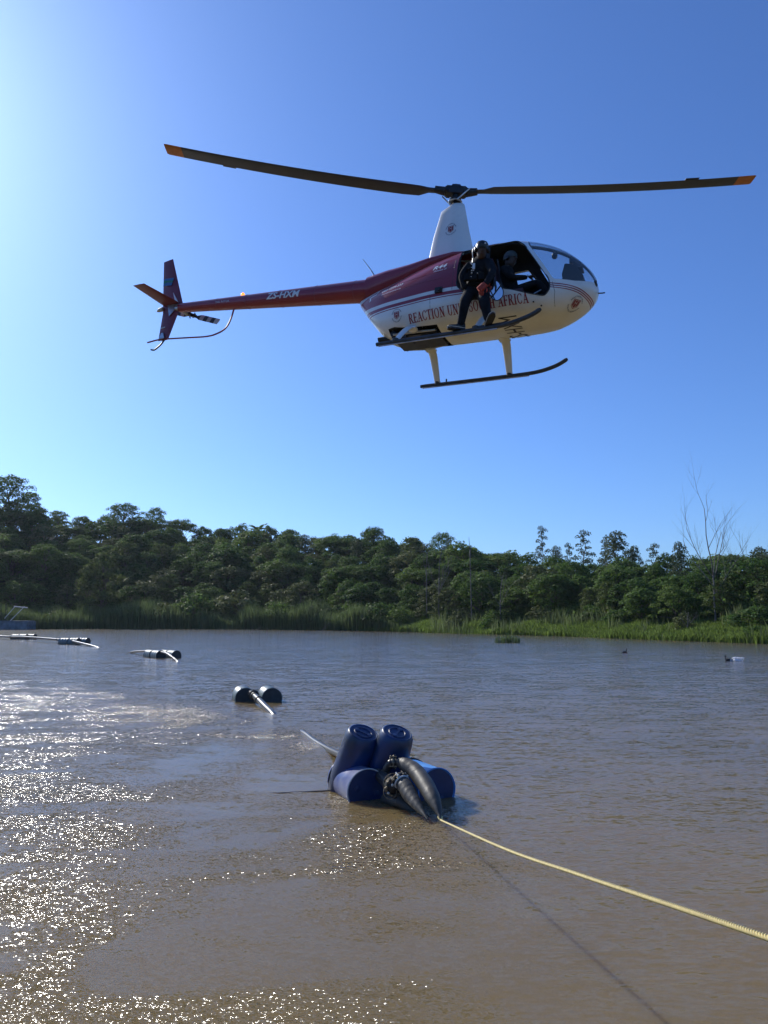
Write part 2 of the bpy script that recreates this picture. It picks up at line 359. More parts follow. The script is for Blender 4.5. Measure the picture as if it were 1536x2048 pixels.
M['pole_pipe'] = mat('sun_bleached_pipe', (.07,.07,.065), .3, vary=.2, vscale=3)
def water_mat():
    m = bpy.data.materials.new('silty_brown_water'); m.use_nodes = True; t = m.node_tree; b = t.nodes['Principled BSDF']
    N = t.nodes.new; L = t.links.new
    def mth(op, a, bb=None, c=None):
        n = N('ShaderNodeMath'); n.operation = op
        for i, q in enumerate((a, bb, c)):
            if q is None: continue
            if isinstance(q, (int, float)): n.inputs[i].default_value = q
            else: L(q, n.inputs[i])
        return n.outputs[0]
    geo = N('ShaderNodeNewGeometry')
    def noise(scale, stretch=(1, 1, 1), rot=0, detail=2, dist=0.0, rough=.5):
        mp = N('ShaderNodeMapping'); mp.inputs['Scale'].default_value = stretch; mp.inputs['Rotation'].default_value = (0, 0, R(rot))
        L(geo.outputs['Position'], mp.inputs['Vector'])
        n = N('ShaderNodeTexNoise'); n.inputs['Scale'].default_value = scale; n.inputs['Detail'].default_value = detail
        n.inputs['Distortion'].default_value = dist; n.inputs['Roughness'].default_value = rough
        L(mp.outputs[0], n.inputs['Vector']); return n.outputs['Fac']
    at = N('ShaderNodeAttribute'); at.attribute_name = 'downwash'; wash = at.outputs['Fac']
    # silt colour, patchy
    cl = noise(.22, detail=4, dist=.6)
    mr = N('ShaderNodeMapRange'); mr.inputs['From Min'].default_value = .35; mr.inputs['From Max'].default_value = .65; L(cl, mr.inputs['Value'])
    mx = N('ShaderNodeMix'); mx.data_type = 'RGBA'; mx.inputs['A'].default_value = (.205, .145, .062, 1); mx.inputs['B'].default_value = (.172, .124, .054, 1)
    L(mr.outputs['Result'], mx.inputs['Factor']); L(mx.outputs['Result'], b.inputs['Base Color'])
    b.inputs['IOR'].default_value = 1.33; b.inputs['Specular IOR Level'].default_value = .5
    b.inputs['Roughness'].default_value = .06
    b.subsurface_method = 'BURLEY'; b.inputs['Subsurface Weight'].default_value = 1.0; b.inputs['Subsurface Radius'].default_value = (1, .7, .4); b.inputs['Subsurface Scale'].default_value = .30
    def vnoise(scale, stretch=(1, 1, 1), rot=0, detail=1, dist=0.0):
        mp = N('ShaderNodeMapping'); mp.inputs['Scale'].default_value = stretch; mp.inputs['Rotation'].default_value = (0, 0, R(rot))
        L(geo.outputs['Position'], mp.inputs['Vector'])
        n = N('ShaderNodeTexNoise'); n.inputs['Scale'].default_value = scale; n.inputs['Detail'].default_value = detail; n.inputs['Distortion'].default_value = dist
        L(mp.outputs[0], n.inputs['Vector'])
        v = N('ShaderNodeVectorMath'); v.operation = 'SUBTRACT'; L(n.outputs['Color'], v.inputs[0]); v.inputs[1].default_value = (.5, .5, .5); return v.outputs[0]
    def vscale(v, k):
        n = N('ShaderNodeVectorMath'); n.operation = 'MULTIPLY'; L(v, n.inputs[0])
        if isinstance(k, tuple): n.inputs[1].default_value = k
        else: L(k, n.inputs[1])
        return n.outputs[0]
    def vadd(a, c):
        n = N('ShaderNodeVectorMath'); n.operation = 'ADD'; L(a, n.inputs[0]); L(c, n.inputs[1]); return n.outputs[0]
    # slopes of the surface, in metres of rise per metre: wind ripples with long crests
    wind = vadd(vadd(vscale(vnoise(1, (1.3, 6, 1), 14, 3, .5), (.14, .50, 0)), vscale(vnoise(1, (9, 30, 1), 8, 1, .3), (.34, .80, 0))), vscale(vnoise(1, (.3, 1.1, 1), 12, 2, .5), (.04, .14, 0)))
    # downwash: small steep facets gathered in drifting patches
    pt = noise(.42, (1, 1.7, 1), -35, 3, 1.4)
    pm = N('ShaderNodeMapRange'); pm.inputs['From Min'].default_value = .42; pm.inputs['From Max'].default_value = .64; pm.inputs['To Min'].default_value = .22; pm.inputs['To Max'].default_value = 1.35; L(pt, pm.inputs['Value'])
    chop = vadd(vscale(vnoise(12, (1, 1.8, 1), 28, 1, .3), (1.5, 1.5, 0)), vscale(vnoise(40, (1, 1.4, 1), 20, 1, .2), (2.1, 2.1, 0)))
    at2 = N('ShaderNodeAttribute'); at2.attribute_name = 'chop_gain'
    chop = vadd(vscale(chop, mth('MULTIPLY', pm.outputs['Result'], at2.outputs['Fac'])), vscale(vnoise(1.1, (1, 2.4, 1), 35, 2, .6), (.16, .20, 0)))
    sl = vadd(vscale(chop, wash), vscale(wind, mth('SUBTRACT', 1.0, mth('MULTIPLY', wash, .8))))
    up = N('ShaderNodeVectorMath'); up.operation = 'ADD'; L(sl, up.inputs[0]); up.inputs[1].default_value = (0, 0, 1)
    nn = N('ShaderNodeVectorMath'); nn.operation = 'NORMALIZE'; L(up.outputs[0], nn.inputs[0]); 
    # turbid body colour keeps the level normal; only the mirror layer follows the ripples
    b.inputs['Specular IOR Level'].default_value = 0.0; b.inputs['Roughness'].default_value = 1.0
    gl = N('ShaderNodeBsdfGlossy'); gl.inputs['Roughness'].default_value = .15; L(nn.outputs[0], gl.inputs['Normal'])
    fr = N('ShaderNodeFresnel'); fr.inputs[0].default_value = 1.38
    u2 = N('ShaderNodeVectorMath'); u2.operation = 'ADD'; L(vscale(sl, (.35, .35, 0)), u2.inputs[0]); u2.inputs[1].default_value = (0, 0, 1)
    n2 = N('ShaderNodeVectorMath'); n2.operation = 'NORMALIZE'; L(u2.outputs[0], n2.inputs[0]); L(n2.outputs[0], fr.inputs['Normal'])
    ms = N('ShaderNodeMixShader'); L(fr.outputs[0], ms.inputs[0]); L(b.outputs[0], ms.inputs[1]); L(gl.outputs[0], ms.inputs[2]); L(ms.outputs[0], t.nodes['Material Output'].inputs['Surface'])
    return m
M['water'] = water_mat()
xs = sorted(set([-250, -200, -160, -120, -90, -70, -55, -45] + [i * .5 for i in range(-80, 21)] + [12, 15, 20, 30, 45, 70, 110, 160, 250]))
ys = sorted(set([-30, 0] + [i * .5 for i in range(2, 90)] + [50, 60, 75, 95, 120, 150, 200]))
me = grid_mesh(xs, ys, lambda x, y: 0.0)
WZ = [(-34, 30.5), (-14.6, 31.0), (-9, 26), (-6.6, 23.0), (-2.6, 17.2), (-.8, 14.0), (0.3, 11.6), (1.0, 9.4), (1.15, 7.0), (1.0, 5.4), (1.0, 3.0), (1.0, -5), (-34, -5)]
def in_poly(x, y, P):
    c = False; j = len(P) - 1
    for i in range(len(P)):
        if (P[i][1] > y) != (P[j][1] > y) and x < (P[j][0] - P[i][0]) * (y - P[i][1]) / (P[j][1] - P[i][1]) + P[i][0]: c = not c
        j = i
    return c
def seg_d(x, y, P):
    best = 1e9
    for i in range(len(P)):
        a = P[i]; b_ = P[(i + 1) % len(P)]; dx, dy = b_[0] - a[0], b_[1] - a[1]
        t = max(0, min(1, ((x - a[0]) * dx + (y - a[1]) * dy) / (dx * dx + dy * dy)))
        best = min(best, math.hypot(x - a[0] - dx * t, y - a[1] - dy * t))
    return best
vals = []
for v in me.vertices:
    x, y = v.co.x, v.co.y; d = seg_d(x, y, WZ) * (1 if in_poly(x, y, WZ) else -1)
    d += .9 * mnoise.noise(Vector((x * .5, y * .35, 5))) * min(1, y / 10)
    vals.append(min(1, max(0, .5 + d / (1.0 + y * .08))))
a = me.attributes.new('downwash', 'FLOAT', 'POINT'); a.data.foreach_set('value', vals)
# gusts: a slick calm pool inside the wash and a rougher curved band along its edge
POOL = [tuple(ground(*q).xy) for q in ((330, 1478), (560, 1488), (650, 1560), (600, 1650), (490, 1725), (330, 1810), (190, 1790), (240, 1690), (330, 1610), (300, 1530))]
BAND = [tuple(ground(*q).xy) for q in ((0, 1350), (200, 1380), (420, 1392), (560, 1425), (700, 1500), (640, 1530), (500, 1468), (340, 1440), (180, 1470), (180, 1620), (60, 1760), (0, 1800), (-200, 1600), (-200, 1400))]
BAND2 = [tuple(ground(*q).xy) for q in ((430, 1760), (600, 1650), (760, 1625), (900, 1690), (1010, 1790), (900, 1850), (720, 1790), (560, 1900), (300, 1960), (190, 1850))]
BAND3 = [tuple(ground(*q).xy) for q in ((230, 1425), (330, 1398), (560, 1425), (700, 1500), (640, 1530), (500, 1475), (340, 1450))]
gains = []
for v in me.vertices:
    x, y = v.co.x, v.co.y
    if not (-22 < x < 4 and 2 < y < 34): gains.append(1.0); continue
    j = .35 * mnoise.noise(Vector((x * .9, y * .6, 9)))
    dp = seg_d(x, y, POOL) * (1 if in_poly(x, y, POOL) else -1) + j; db = seg_d(x, y, BAND) * (1 if in_poly(x, y, BAND) else -1) + j
    d2 = seg_d(x, y, BAND2) * (1 if in_poly(x, y, BAND2) else -1) + j; d3 = seg_d(x, y, BAND3) * (1 if in_poly(x, y, BAND3) else -1) + j
    k = lambda d_, w_: min(1, max(0, .5 + d_ / w_))
    gains.append((1 - .62 * k(dp, 1.2)) * (1.0 + .25 * k(db, 2.0) + .18 * k(d2, 2.2) + .8 * k(d3, 1.6)))
a = me.attributes.new('chop_gain', 'FLOAT', 'POINT'); a.data.foreach_set('value', gains)
w = link('water', me, M['water']); tag(w, kind='structure')


# air: thin pale haze over the lake and the hill
b = MB(); b.box((0, 0, 29), (1220, 1220, 66)); hz = b.build('haze', [], None, False)
hm = bpy.data.materials.new('thin_haze'); hm.use_nodes = True; t = hm.node_tree; t.nodes.remove(t.nodes['Principled BSDF'])
pv_ = t.nodes.new('ShaderNodeVolumePrincipled'); pv_.inputs['Density'].default_value = .00010; pv_.inputs['Color'].default_value = (.80, .90, 1.0, 1); pv_.inputs['Anisotropy'].default_value = .35
t.links.new(pv_.outputs[0], t.nodes['Material Output'].inputs['Volume']); hz.data.materials.append(hm); tag(hz, 'thin pale haze in the air over the lake', 'haze', kind='stuff')

# ================================================================== vegetation
def leaf_mesh(name, lobes, per_area, size, mats, flat=.35, up_bias=.35, seed=0, elong=1.0):
    r_ = np.random.default_rng(seed); C, D, S = [], [], []
    for (cx, cy, cz, rx, rz) in lobes:
        n = max(8, int(per_area * 1.7 * 4 * math.pi * (rx * rx * .6 + rx * rz * .4)))
        d = r_.normal(size=(n, 3)); d /= np.linalg.norm(d, axis=1)[:, None]
        d[:, 2] = np.where(d[:, 2] < -.25, -d[:, 2] * .7, d[:, 2])
        rad = 1 - .45 * r_.random(n) ** 2.2 + .10 * r_.normal(size=n)
        p = np.stack([cx + d[:, 0] * rx * rad, cy + d[:, 1] * rx * rad, cz + d[:, 2] * rz * rad], 1)
        C.append(p); D.append(d); S.append(size * (.6 + .8 * r_.random(n)))
    C = np.concatenate(C); D = np.concatenate(D); S = np.concatenate(S); n = len(C)
    nrm = D * (1 - flat) + r_.normal(size=(n, 3)) * flat; nrm[:, 2] += up_bias
    nrm /= np.linalg.norm(nrm, axis=1)[:, None]
    t = np.cross(nrm, r_.normal(size=(n, 3))); t /= np.linalg.norm(t, axis=1)[:, None]; b_ = np.cross(nrm, t)
    t = t * (S * .5 * elong)[:, None]; b_ = b_ * (S * .5)[:, None]
    V_ = np.empty((n * 4, 3), dtype=np.float32)
    k1 = (nrm * S[:, None] * .12)
    V_[0::4] = C - t; V_[1::4] = C - b_ * .8 + k1; V_[2::4] = C + t; V_[3::4] = C + b_ * .8 + k1
    me = bpy.data.meshes.new(name); me.vertices.add(n * 4); me.vertices.foreach_set('co', V_.ravel())
    me.loops.add(n * 4); me.loops.foreach_set('vertex_index', np.arange(n * 4, dtype=np.int32))
    me.polygons.add(n); me.polygons.foreach_set('loop_start', np.arange(0, n * 4, 4, dtype=np.int32))
    me.update(); me.validate()
    for m_ in (mats if isinstance(mats, (list, tuple)) else [mats]): me.materials.append(m_)
    return me
def branchy(name, trunk_pts, r0, limbs, m_, r1=None):
    b = MB(); b.tube(trunk_pts, [r0 + ((r1 or r0 * .35) - r0) * i / (len(trunk_pts) - 1) for i in range(len(trunk_pts))], 7)
    for pts, ra, rb_ in limbs: b.tube(pts, [ra + (rb_ - ra) * i / (len(pts) - 1) for i in range(len(pts))], 5)
    me = b.mesh(name); me.materials.append(m_); me.polygons.foreach_set('use_smooth', [True] * len(me.polygons)); return me
rr_ = random.Random(3)
PROTO = {}
def proto(kind, h, lobes, per, size, leaf, trunk_r, flat=.35, up=.35, seed=1, bark='bark', elong=1.0, lean=0.0, trunk_top=None):
    cm = leaf_mesh('crown', lobes, per, size, M[leaf], flat, up, seed, elong)
    R_ = random.Random(seed); tt = trunk_top or h * .62
    tp = [(0, 0, -1.0)] + [(lean * k + R_.uniform(-.12, .12) * k, R_.uniform(-.12, .12) * k, tt * k / 5) for k in range(1, 6)]
    limbs = []
    for (cx, cy, cz, rx, rz) in lobes[::max(1, len(lobes) // 12)]:
        z0 = min(tt * .95, max(tt * .3, cz - math.hypot(cx, cy) * .9)); f = z0 / tt
        a = Vector((tp[-1][0] * f, tp[-1][1] * f, z0)); e = Vector((cx, cy, cz)); mid = a.lerp(e, .5) + Vector((0, 0, .3))
        limbs.append(([a, mid, e], trunk_r * .4, trunk_r * .08))
    tm = branchy('trunk', tp, trunk_r, limbs, M[bark])
    PROTO[kind] = (cm, tm, h)
def shell_lobes(n, rx, z0, z1, lr, seed, top_heavy=1.0, jit=.25):
    R_ = random.Random(seed); out = []
    for i in range(n):
        a = i * 2.399963 + R_.uniform(-.3, .3); u = (i + .5) / n
        z = z0 + (z1 - z0) * u ** (1 / top_heavy)
        prof = math.sqrt(max(.04, 1 - ((z - z0) / (z1 - z0) * 1.0) ** 2.2))
        q = rx * prof * R_.uniform(.55, 1.0)
        l = lr * R_.uniform(.7, 1.3)
        out.append((math.cos(a) * q, math.sin(a) * q, z + R_.uniform(-jit, jit), l, l * R_.uniform(.7, .95)))
    return out
proto('broad', 10, shell_lobes(30, 4.0, 2.6, 9.0, 1.35, 1), 3.4, .42, 'leaf_a', .26, seed=1)
proto('broad2', 10, shell_lobes(34, 4.6, 2.2, 8.9, 1.25, 2, 1.3), 3.4, .40, 'leaf_b', .28, seed=2)
proto('dome', 9, shell_lobes(36, 4.4, 1.6, 8.0, 1.15, 5, 1.5), 3.8, .36, 'leaf_a', .24, seed=5)
proto('olive', 9, shell_lobes(26, 3.4, 2.0, 8.2, 1.10, 6), 3.6, .36, 'leaf_c', .2, seed=6)
proto('tall', 14, shell_lobes(38, 3.5, 3.5, 13, 1.35, 7, 1.0), 3.2, .42, 'leaf_a', .3, seed=7)
um = []
for k in range(26):
    a = k * 2.4; q = 4.6 * math.sqrt((k + .5) / 26); um.append((math.cos(a) * q, math.sin(a) * q, 7.2 - q * q * .06 + rr_.uniform(-.8, .6), 1.35, .8))
for k in range(10):
    a = k * 2.4; q = 3.6 * math.sqrt((k + .5) / 10); um.append((math.cos(a) * q, math.sin(a) * q, 5.3 + rr_.uniform(-.8, .6), 1.2, .8))
proto('umbrella', 8.2, um, 4.2, .34, 'leaf_b', .2, flat=.25, up=.7, seed=8)
gl = []
for k in range(17):
    z = 4.5 + 8.2 * k / 16; q = (2.3 - 1.7 * (k / 16)) * rr_.uniform(.5, 1.0); a = k * 2.4 + rr_.uniform(-.4, .4); l = rr_.uniform(.75, 1.15) * (1.15 - .35 * k / 16)
    gl.append((math.cos(a) * q, math.sin(a) * q, z, l, l * .75))
proto('gum', 13.4, gl, 6.0, .26, 'leaf_e', .17, flat=.5, up=.1, seed=9, bark='bark_p', trunk_top=12.4)
gl2 = []
for k in range(26):
    z = 3.5 + 8.6 * k / 25; q = (3.4 - 2.5 * (k / 25) ** 1.5) * rr_.uniform(.35, 1.0); a = k * 2.4 + rr_.uniform(-.4, .4); l = rr_.uniform(1.0, 1.5) * (1.15 - .3 * k / 25)
    gl2.append((math.cos(a) * q, math.sin(a) * q, z, l, l * .75))
proto('gum2', 13, gl2, 4.4, .30, 'leaf_e', .22, flat=.5, up=.1, seed=10, bark='bark_p', trunk_top=11.5)
cl = []
for k in range(40):
    u = (k + .5) / 40; a = k * 2.4; z = 4.0 + 8.5 * u; q = (5.2 * math.sqrt(max(.05, 1 - (u - .25) ** 2 / .62))) * rr_.uniform(.45, 1); cl.append((math.cos(a) * q, math.sin(a) * q, z, rr_.uniform(1.0, 1.6), rr_.uniform(.9, 1.3)))
proto('canopy', 13.4, cl, 4.0, .34, 'leaf_a', .34, flat=.4, up=.3, seed=11)
proto('willow', 9, shell_lobes(22, 2.4, 2.2, 8.4, .95, 12), 5.0, .30, 'leaf_l', .16, flat=.6, up=-.1, seed=12, elong=1.5)
proto('bush', 3.0, shell_lobes(16, 1.7, .5, 2.5, .75, 13), 5.0, .28, 'leaf_b', .07, seed=13)
proto('bush2', 3.2, shell_lobes(16, 1.9, .5, 2.6, .8, 14), 5.0, .28, 'leaf_c', .07, seed=14)
proto('bush3', 3.0, shell_lobes(16, 1.9, .4, 2.4, .8, 15), 5.0, .30, 'leaf_a', .07, seed=15)

def tree(kind, px, top_py=None, e=None, h=None, label=None, cat='tree', name='tree', group=None, wide=1.0, az=None, r=None):
    cm, tm, ph = PROTO[kind]
    if az is None: az = math.atan2((px - CX) / F_PX, math.cos(PITCH))
    ad = math.degrees(az)
    if r is None: r = shore(az) + (e if e is not None else float(np.interp(ad, RG_AZ, RG_E)))
    x, y = r * math.sin(az), r * math.cos(az); zb = terr(x, y) - .15
    if top_py is not None:
        k = pray(CX + (x / y) * F_PX, top_py); zt = CAM_H + k.z / k.y * y; h = zt - zb
    s = h / ph
    o = empty(name, (x, y, zb), random.uniform(0, 6.28)); o.scale = (s * wide, s * wide, s)
    for n_, me in (('crown', cm), ('trunk', tm)):
        c = bpy.data.objects.new(n_, me); COL.objects.link(c); c.parent = o
    tag(o, label, cat, group); return o

sky_t = [  # px, top, kind, e-offset, wide, label
 (18, 950, 'canopy', -4, 1.15, 'tallest rounded dark green tree at the far left edge of the wooded hill'),
 (62, 985, 'canopy', 2, .75, 'narrower crown with round clumps just right of the tallest hill tree'),
 (-70, 975, 'canopy', 0, 1.1, None),
 (112, 1030, 'broad', 2, 1.0, 'low rounded tree in the skyline dip right of the tallest hill tree'),
 (165, 1032, 'dome', -4, 1.0, 'dome shaped olive tinted tree left of the airy ridge tree'),
 (250, 1006, 'canopy', -2, 1.35, 'airy flat topped tree with gaps highest on the left ridge'),
 (312, 1014, 'canopy', 2, .8, 'rounded tree touching the right side of the airy flat topped ridge tree'),
 (212, 1030, 'broad2', 3, .9, None), (365, 1038, 'umbrella', 0, .8, None), (410, 1052, 'broad', 0, 1.0, None),
 (448, 1056, 'dome', -3, .9, None), (480, 1048, 'broad2', 0, .9, None), (540, 1050, 'broad', 0, .8, None),
 (580, 1058, 'dome', 0, .9, 'dome shaped tree right of the feathery palm on the ridge'),
 (630, 1072, 'olive', 0, 1.0, None), (662, 1068, 'broad2', 1, 1.0, None), (700, 1070, 'broad', 2, .9, None),
 (738, 1056, 'tall', -2, 1.0, 'dark pointed tree rising highest at the middle of the ridge'),
 (775, 1072, 'broad', -2, 1.0, 'dark tree against the right side of the pointed middle ridge tree'),
 (805, 1086, 'broad2', 2, .9, None), (832, 1080, 'dome', -3, .8, None),
 (885, 1064, 'canopy', -8, .80, 'broad round headed tree standing up from the ridge right of centre'),
 (935, 1100, 'broad', 0, 1.0, None), (975, 1104, 'umbrella', 0, 1.0, None), (1015, 1104, 'olive', 2, 1.0, None), (1048, 1106, 'broad2', 0, 1.0, None),
 (1082, 1050, 'gum', 4, .72, 'slim gum tree with separate leaf tufts, leftmost of the emergent trees'),
 (1110, 1090, 'gum2', 2, .8, 'low bushy gum tree between the two slim gum trees'),
 (1164, 1058, 'gum', 5, .95, 'second slim gum tree with a forked tufted top'),
 (1135, 1084, 'gum', 7, .8, None),
 (1228, 1060, 'gum2', 4, 1.1, 'largest gum tree with a dense clumped crown right of the slim gums'),
 (1208, 1078, 'gum', 6, .9, None), (1262, 1090, 'gum2', 3, .9, None),
 (1303, 1085, 'gum', 3, 1.0, 'gum tree with a loose crown midway between the largest gum and the dead tree'),
 (1355, 1082, 'gum2', -8, .75, 'dark narrow gum tree just left of the big dead tree'),
 (1330, 1104, 'broad', 3, .8, None), (1390, 1112, 'broad2', 3, .9, None),
 (1440, 1104, 'umbrella', 4, .9, 'flat crowned tree behind the big dead tree'),
 (1475, 1110, 'olive', 5, .9, None), (1510, 1092, 'gum2', 3, .9, 'twin topped gum tree at the right edge of the skyline'),
 (1560, 1098, 'gum', 3, .9, None), (1610, 1100, 'broad', 3, .9, None), (-140, 985, 'canopy', 3, 1, None), (-220, 1000, 'broad', 0, 1.2, None), (-300, 1010, 'canopy', 0, 1.1, None), (-400, 1015, 'tall', 0, 1.2, None), (-520, 1030, 'canopy', 0, 1.1, None), (1680, 1100, 'gum2', 3, .9, None), (1760, 1104, 'broad', 3, .9, None), (1850, 1100, 'canopy', 3, .9, None)]
MASS = 'green tree merging into the dense wooded slope'
for px, top, kind, de, wd, lab in sky_t:
    az = math.atan2((px - CX) / F_PX, math.cos(PITCH)); er = float(np.interp(math.degrees(az), RG_AZ, RG_E))
    tree(kind, px, top, er + de, None, lab or 'rounded green tree along the ridge skyline with no feature of its own', group=None if lab else 'plain trees along the skyline', wide=wd)
# palm on the ridge
def palm(px, top_py, e, label):
    az = math.atan2((px - CX) / F_PX, math.cos(PITCH)); r = shore(az) + e; x, y = r * math.sin(az), r * math.cos(az); zb = terr(x, y)
    k = pray(px, top_py); zt = CAM_H + k.z / k.y * y; h = zt - zb - 2.2
    o = empty('palm_tree', (x, y, zb)); tag(o, label, 'palm tree')
    b = MB(); b.tube([(0, 0, -.5), (.1, 0, h * .5), (0, .1, h)], [.22, .17, .15], 8); b.build('trunk', M['bark'], o)
    b = MB()
    for k in range(22):
        a = k * 2.4; el = random.uniform(-.1, 1.1); L_ = random.uniform(3.0, 4.2); P = []
        for j in range(7):
            t = j / 6; P.append(Vector((math.cos(a) * L_ * t * math.cos(el), math.sin(a) * L_ * t * math.cos(el), h + L_ * t * math.sin(el) - 1.3 * t * t)))
        s_ = Vector((-math.sin(a), math.cos(a), 0))
        for j in range(6):
            for sg in (-1, 1):
                w_ = .55 * math.sin(math.pi * (j + 1.2) / 7.5); b.add([P[j], P[j + 1], P[j + 1] + s_ * sg * w_ - Vector((0, 0, .12)), P[j] + s_ * sg * w_ * .9 - Vector((0, 0, .12))], [(0, 1, 2, 3)])
    b.build('crown', M['leaf_b'], o, False, fix=False)
palm(517, 1044, 64, 'feathery palm standing out on the ridge left of the dome shaped tree')

# slope filling
kinds = ['broad', 'broad2', 'dome', 'olive', 'umbrella', 'broad', 'gum2', 'broad2', 'canopy', 'tall', 'willow', 'olive', 'dome', 'canopy']
ADJ = dict(broad='rounded deep green tree', broad2='broad mid green tree', dome='dome shaped dark green tree', olive='olive tinted bushy tree', umbrella='flat topped tree', tall='tall dark green tree', canopy='large spreading tree', gum2='grey green clumped tree', willow='pale green soft crowned tree')
R2 = random.Random(11); cnt = 0
azd = -44
while azd < 40:
    az0 = R(azd); er = float(np.interp(azd, RG_AZ, RG_E)); sh = shore(az0)
    right = min(1, max(0, (azd + 5) / 25)); e = 15 - 4 * right
    while e < er - 3:
        r = sh + e + R2.uniform(-1.5, 1.5); a = az0 + R(R2.uniform(-.9, .9) * 150 / r * .9)
        front = e < 22 - 6 * right
        h = (R2.uniform(5.0, 7.5) if front else R2.uniform(6.5, 9.5)) * (1 - .26 * right)
        kd = R2.choice(['dome', 'broad', 'broad2', 'olive', 'willow'] if front else kinds)
        if kd in ('tall', 'gum2'): h *= 1.15
        if R2.random() < .14: h *= 1.22
        part = 'left' if azd < -9 else ('middle' if azd < 8 else 'right'); row = 'at the foot' if front else ('half way up' if (e - 15) / max(1, er - 15) < .5 else 'near the top')
        lab = '%s %s, in the %s part of the wooded slope' % (ADJ[kd], row, part)
        tree(kd, 0, None, None, h, lab, group=ADJ[kd].replace('tree', 'trees') + ' %s, %s slope' % (row, part), wide=R2.uniform(1.05, 1.35) * (1.0 if h > 7 else 1.1), az=a, r=r); cnt += 1
        e += R2.uniform(5.0, 7.0)
    azd += 2.3 * 150 / (sh + 30) * (.85)
# shrubs in front of the trees
azd = -42
while azd < 38:
    az0 = R(azd + R2.uniform(-.6, .6)); sh = shore(az0); rt = azd > 2
    for e in ((8.5, 12.5) if not rt else (8.0, 10.5)):
        if rt and R2.random() < .25:
            tree(R2.choice(['bush', 'bush2', 'bush3']), 0, None, None, R2.uniform(.9, 1.7), 'rounded little bush in the grass of the right bank', 'bush', 'bush', 'bushes in the bank grass', 1.2, az=az0 + R(R2.uniform(-.6, .6)), r=sh + R2.uniform(.8, 7))
        if R2.random() < (.85 if not rt else .9):
            tree(R2.choice(['bush', 'bush2', 'bush3']), 0, None, None, R2.uniform(2.0, 3.6) if not rt else R2.uniform(1.6, 2.8), 'low leafy shrub at the foot of the wooded slope', 'shrub', 'shrub', 'shrubs at the foot of the slope', R2.uniform(1.0, 1.4), az=az0 + R(R2.uniform(-.6, .6)), r=sh + e + R2.uniform(-1.5, 1.5))
    azd += 1.55 * 120 / sh
# single trees one can point to
tree('willow', 214, 1104, 9, None, 'pale green slender tree standing alone in front of the dark slope at left', wide=.95)
tree('willow', 186, 1128, 10, None, 'smaller pale green tree leaning against the taller slender one', wide=.9)
tree('bush3', 392, 1180, 5, None, 'dark rounded shrub rising behind the tall reeds at left', 'shrub', 'shrub', wide=.9)
tree('olive', 300, 1160, 14, None, 'light green bushy tree right of the pale slender tree', wide=1.3)
tree('bush2', 480, 1180, 8, None, 'leafy shrub between the dark rounded shrub and the reed belt', 'shrub', 'shrub', wide=1.2)
tree('bush2', 1355, 1226, 4, None, 'small crooked tree on the grassy right bank', 'tree', wide=.8)

for px_, tp_, kd_ in ((120, 1222, 'bush2'), (270, 1216, 'bush'), (340, 1206, 'bush2'), (560, 1205, 'bush'), (630, 1212, 'bush2'), (700, 1222, 'bush'), (760, 1200, 'bush3'), (800, 1216, 'bush'), (905, 1232, 'bush2'), (975, 1236, 'bush')):
    tree(kd_, px_, tp_, 3.5, None, 'leafy bush growing among the shore reeds', 'bush', 'bush', 'bushes among the shore reeds', 1.1)
# bare trees
def bare_tree(px, base_py_e, top_py, label, seed, spread=.5, levels=4, r0=.16, lean=0.0, trunk_frac=.4, name='dead_tree', n0=5, group=None):
    az = math.atan2((px - CX) / F_PX, math.cos(PITCH)); r = shore(az) + base_py_e; x, y = r * math.sin(az), r * math.cos(az); zb = terr(x, y) - .2
    k = pray(px, top_py); zt = CAM_H + k.z / k.y * y; H_ = zt - zb; R_ = random.Random(seed)
    o = empty(name, (x, y, zb)); tag(o, label, 'bare tree', group)
    tb, bb = MB(), MB()
    tp = [Vector((0, 0, -.3))]; 
    for i in range(1, 7): tp.append(Vector((lean * i / 6 * H_ * .3 + R_.uniform(-.06, .06), R_.uniform(-.06, .06), H_ * trunk_frac * i / 6)))
    tb.tube(tp, [r0 * (1 - .35 * i / 6) for i in range(7)], 8)
    def grow(p, d, L_, r_, lv):
        pts = [p]; dd = d.copy(); n = 5
        for i in range(n):
            dd = (dd + Vector((R_.uniform(-.16, .16), R_.uniform(-.16, .16), .09))).normalized(); pts.append(pts[-1] + dd * L_ / n)
        bb.tube(pts, [r_ * (1 - .55 * i / n) for i in range(n + 1)], 5)
        if lv <= 0: return
        for i in range(2, n + 1):
            if R_.random() < .82:
                a = R_.uniform(0, 6.28); side = Vector((math.cos(a), math.sin(a), 0)); nd = (dd * .9 + side * spread * R_.uniform(.6, 1.2)).normalized()
                grow(pts[i], nd, L_ * R_.uniform(.42, .62), r_ * (1 - .5 * i / n) * .6, lv - 1)
    top = tp[-1]; rem = H_ * (1 - trunk_frac)
    grow(top, Vector((lean * .4, 0, 1)), rem * .93, r0 * .62, levels - 1)
    for k in range(n0):
        a = k * 2.4 + R_.uniform(-.3, .3); z = tp[-1].z * R_.uniform(.62, 1.0)
        d = Vector((math.cos(a) * spread * 1.3, math.sin(a) * spread * .8, 1)).normalized()
        grow(Vector((tp[-1].x * z / tp[-1].z, 0, z)), d, rem * R_.uniform(.65, .9), r0 * .45, levels - 1)
    tb.build('trunk', M['bark_p'], o, True, 180, fix=False); bb.build('branches', M['bark_p'], o, True, 180, fix=False)
    return o
bare_tree(1418, 8, 1006, 'tall bare dead tree with upswept branches standing above the right treeline', 4, .55, 4, .12, .0, .42, n0=5)
bare_tree(1478, 20, 1075, 'thin bare tree showing its twigs just right of the tall dead tree', 8, .5, 3, .07, .25, .4, n0=2)
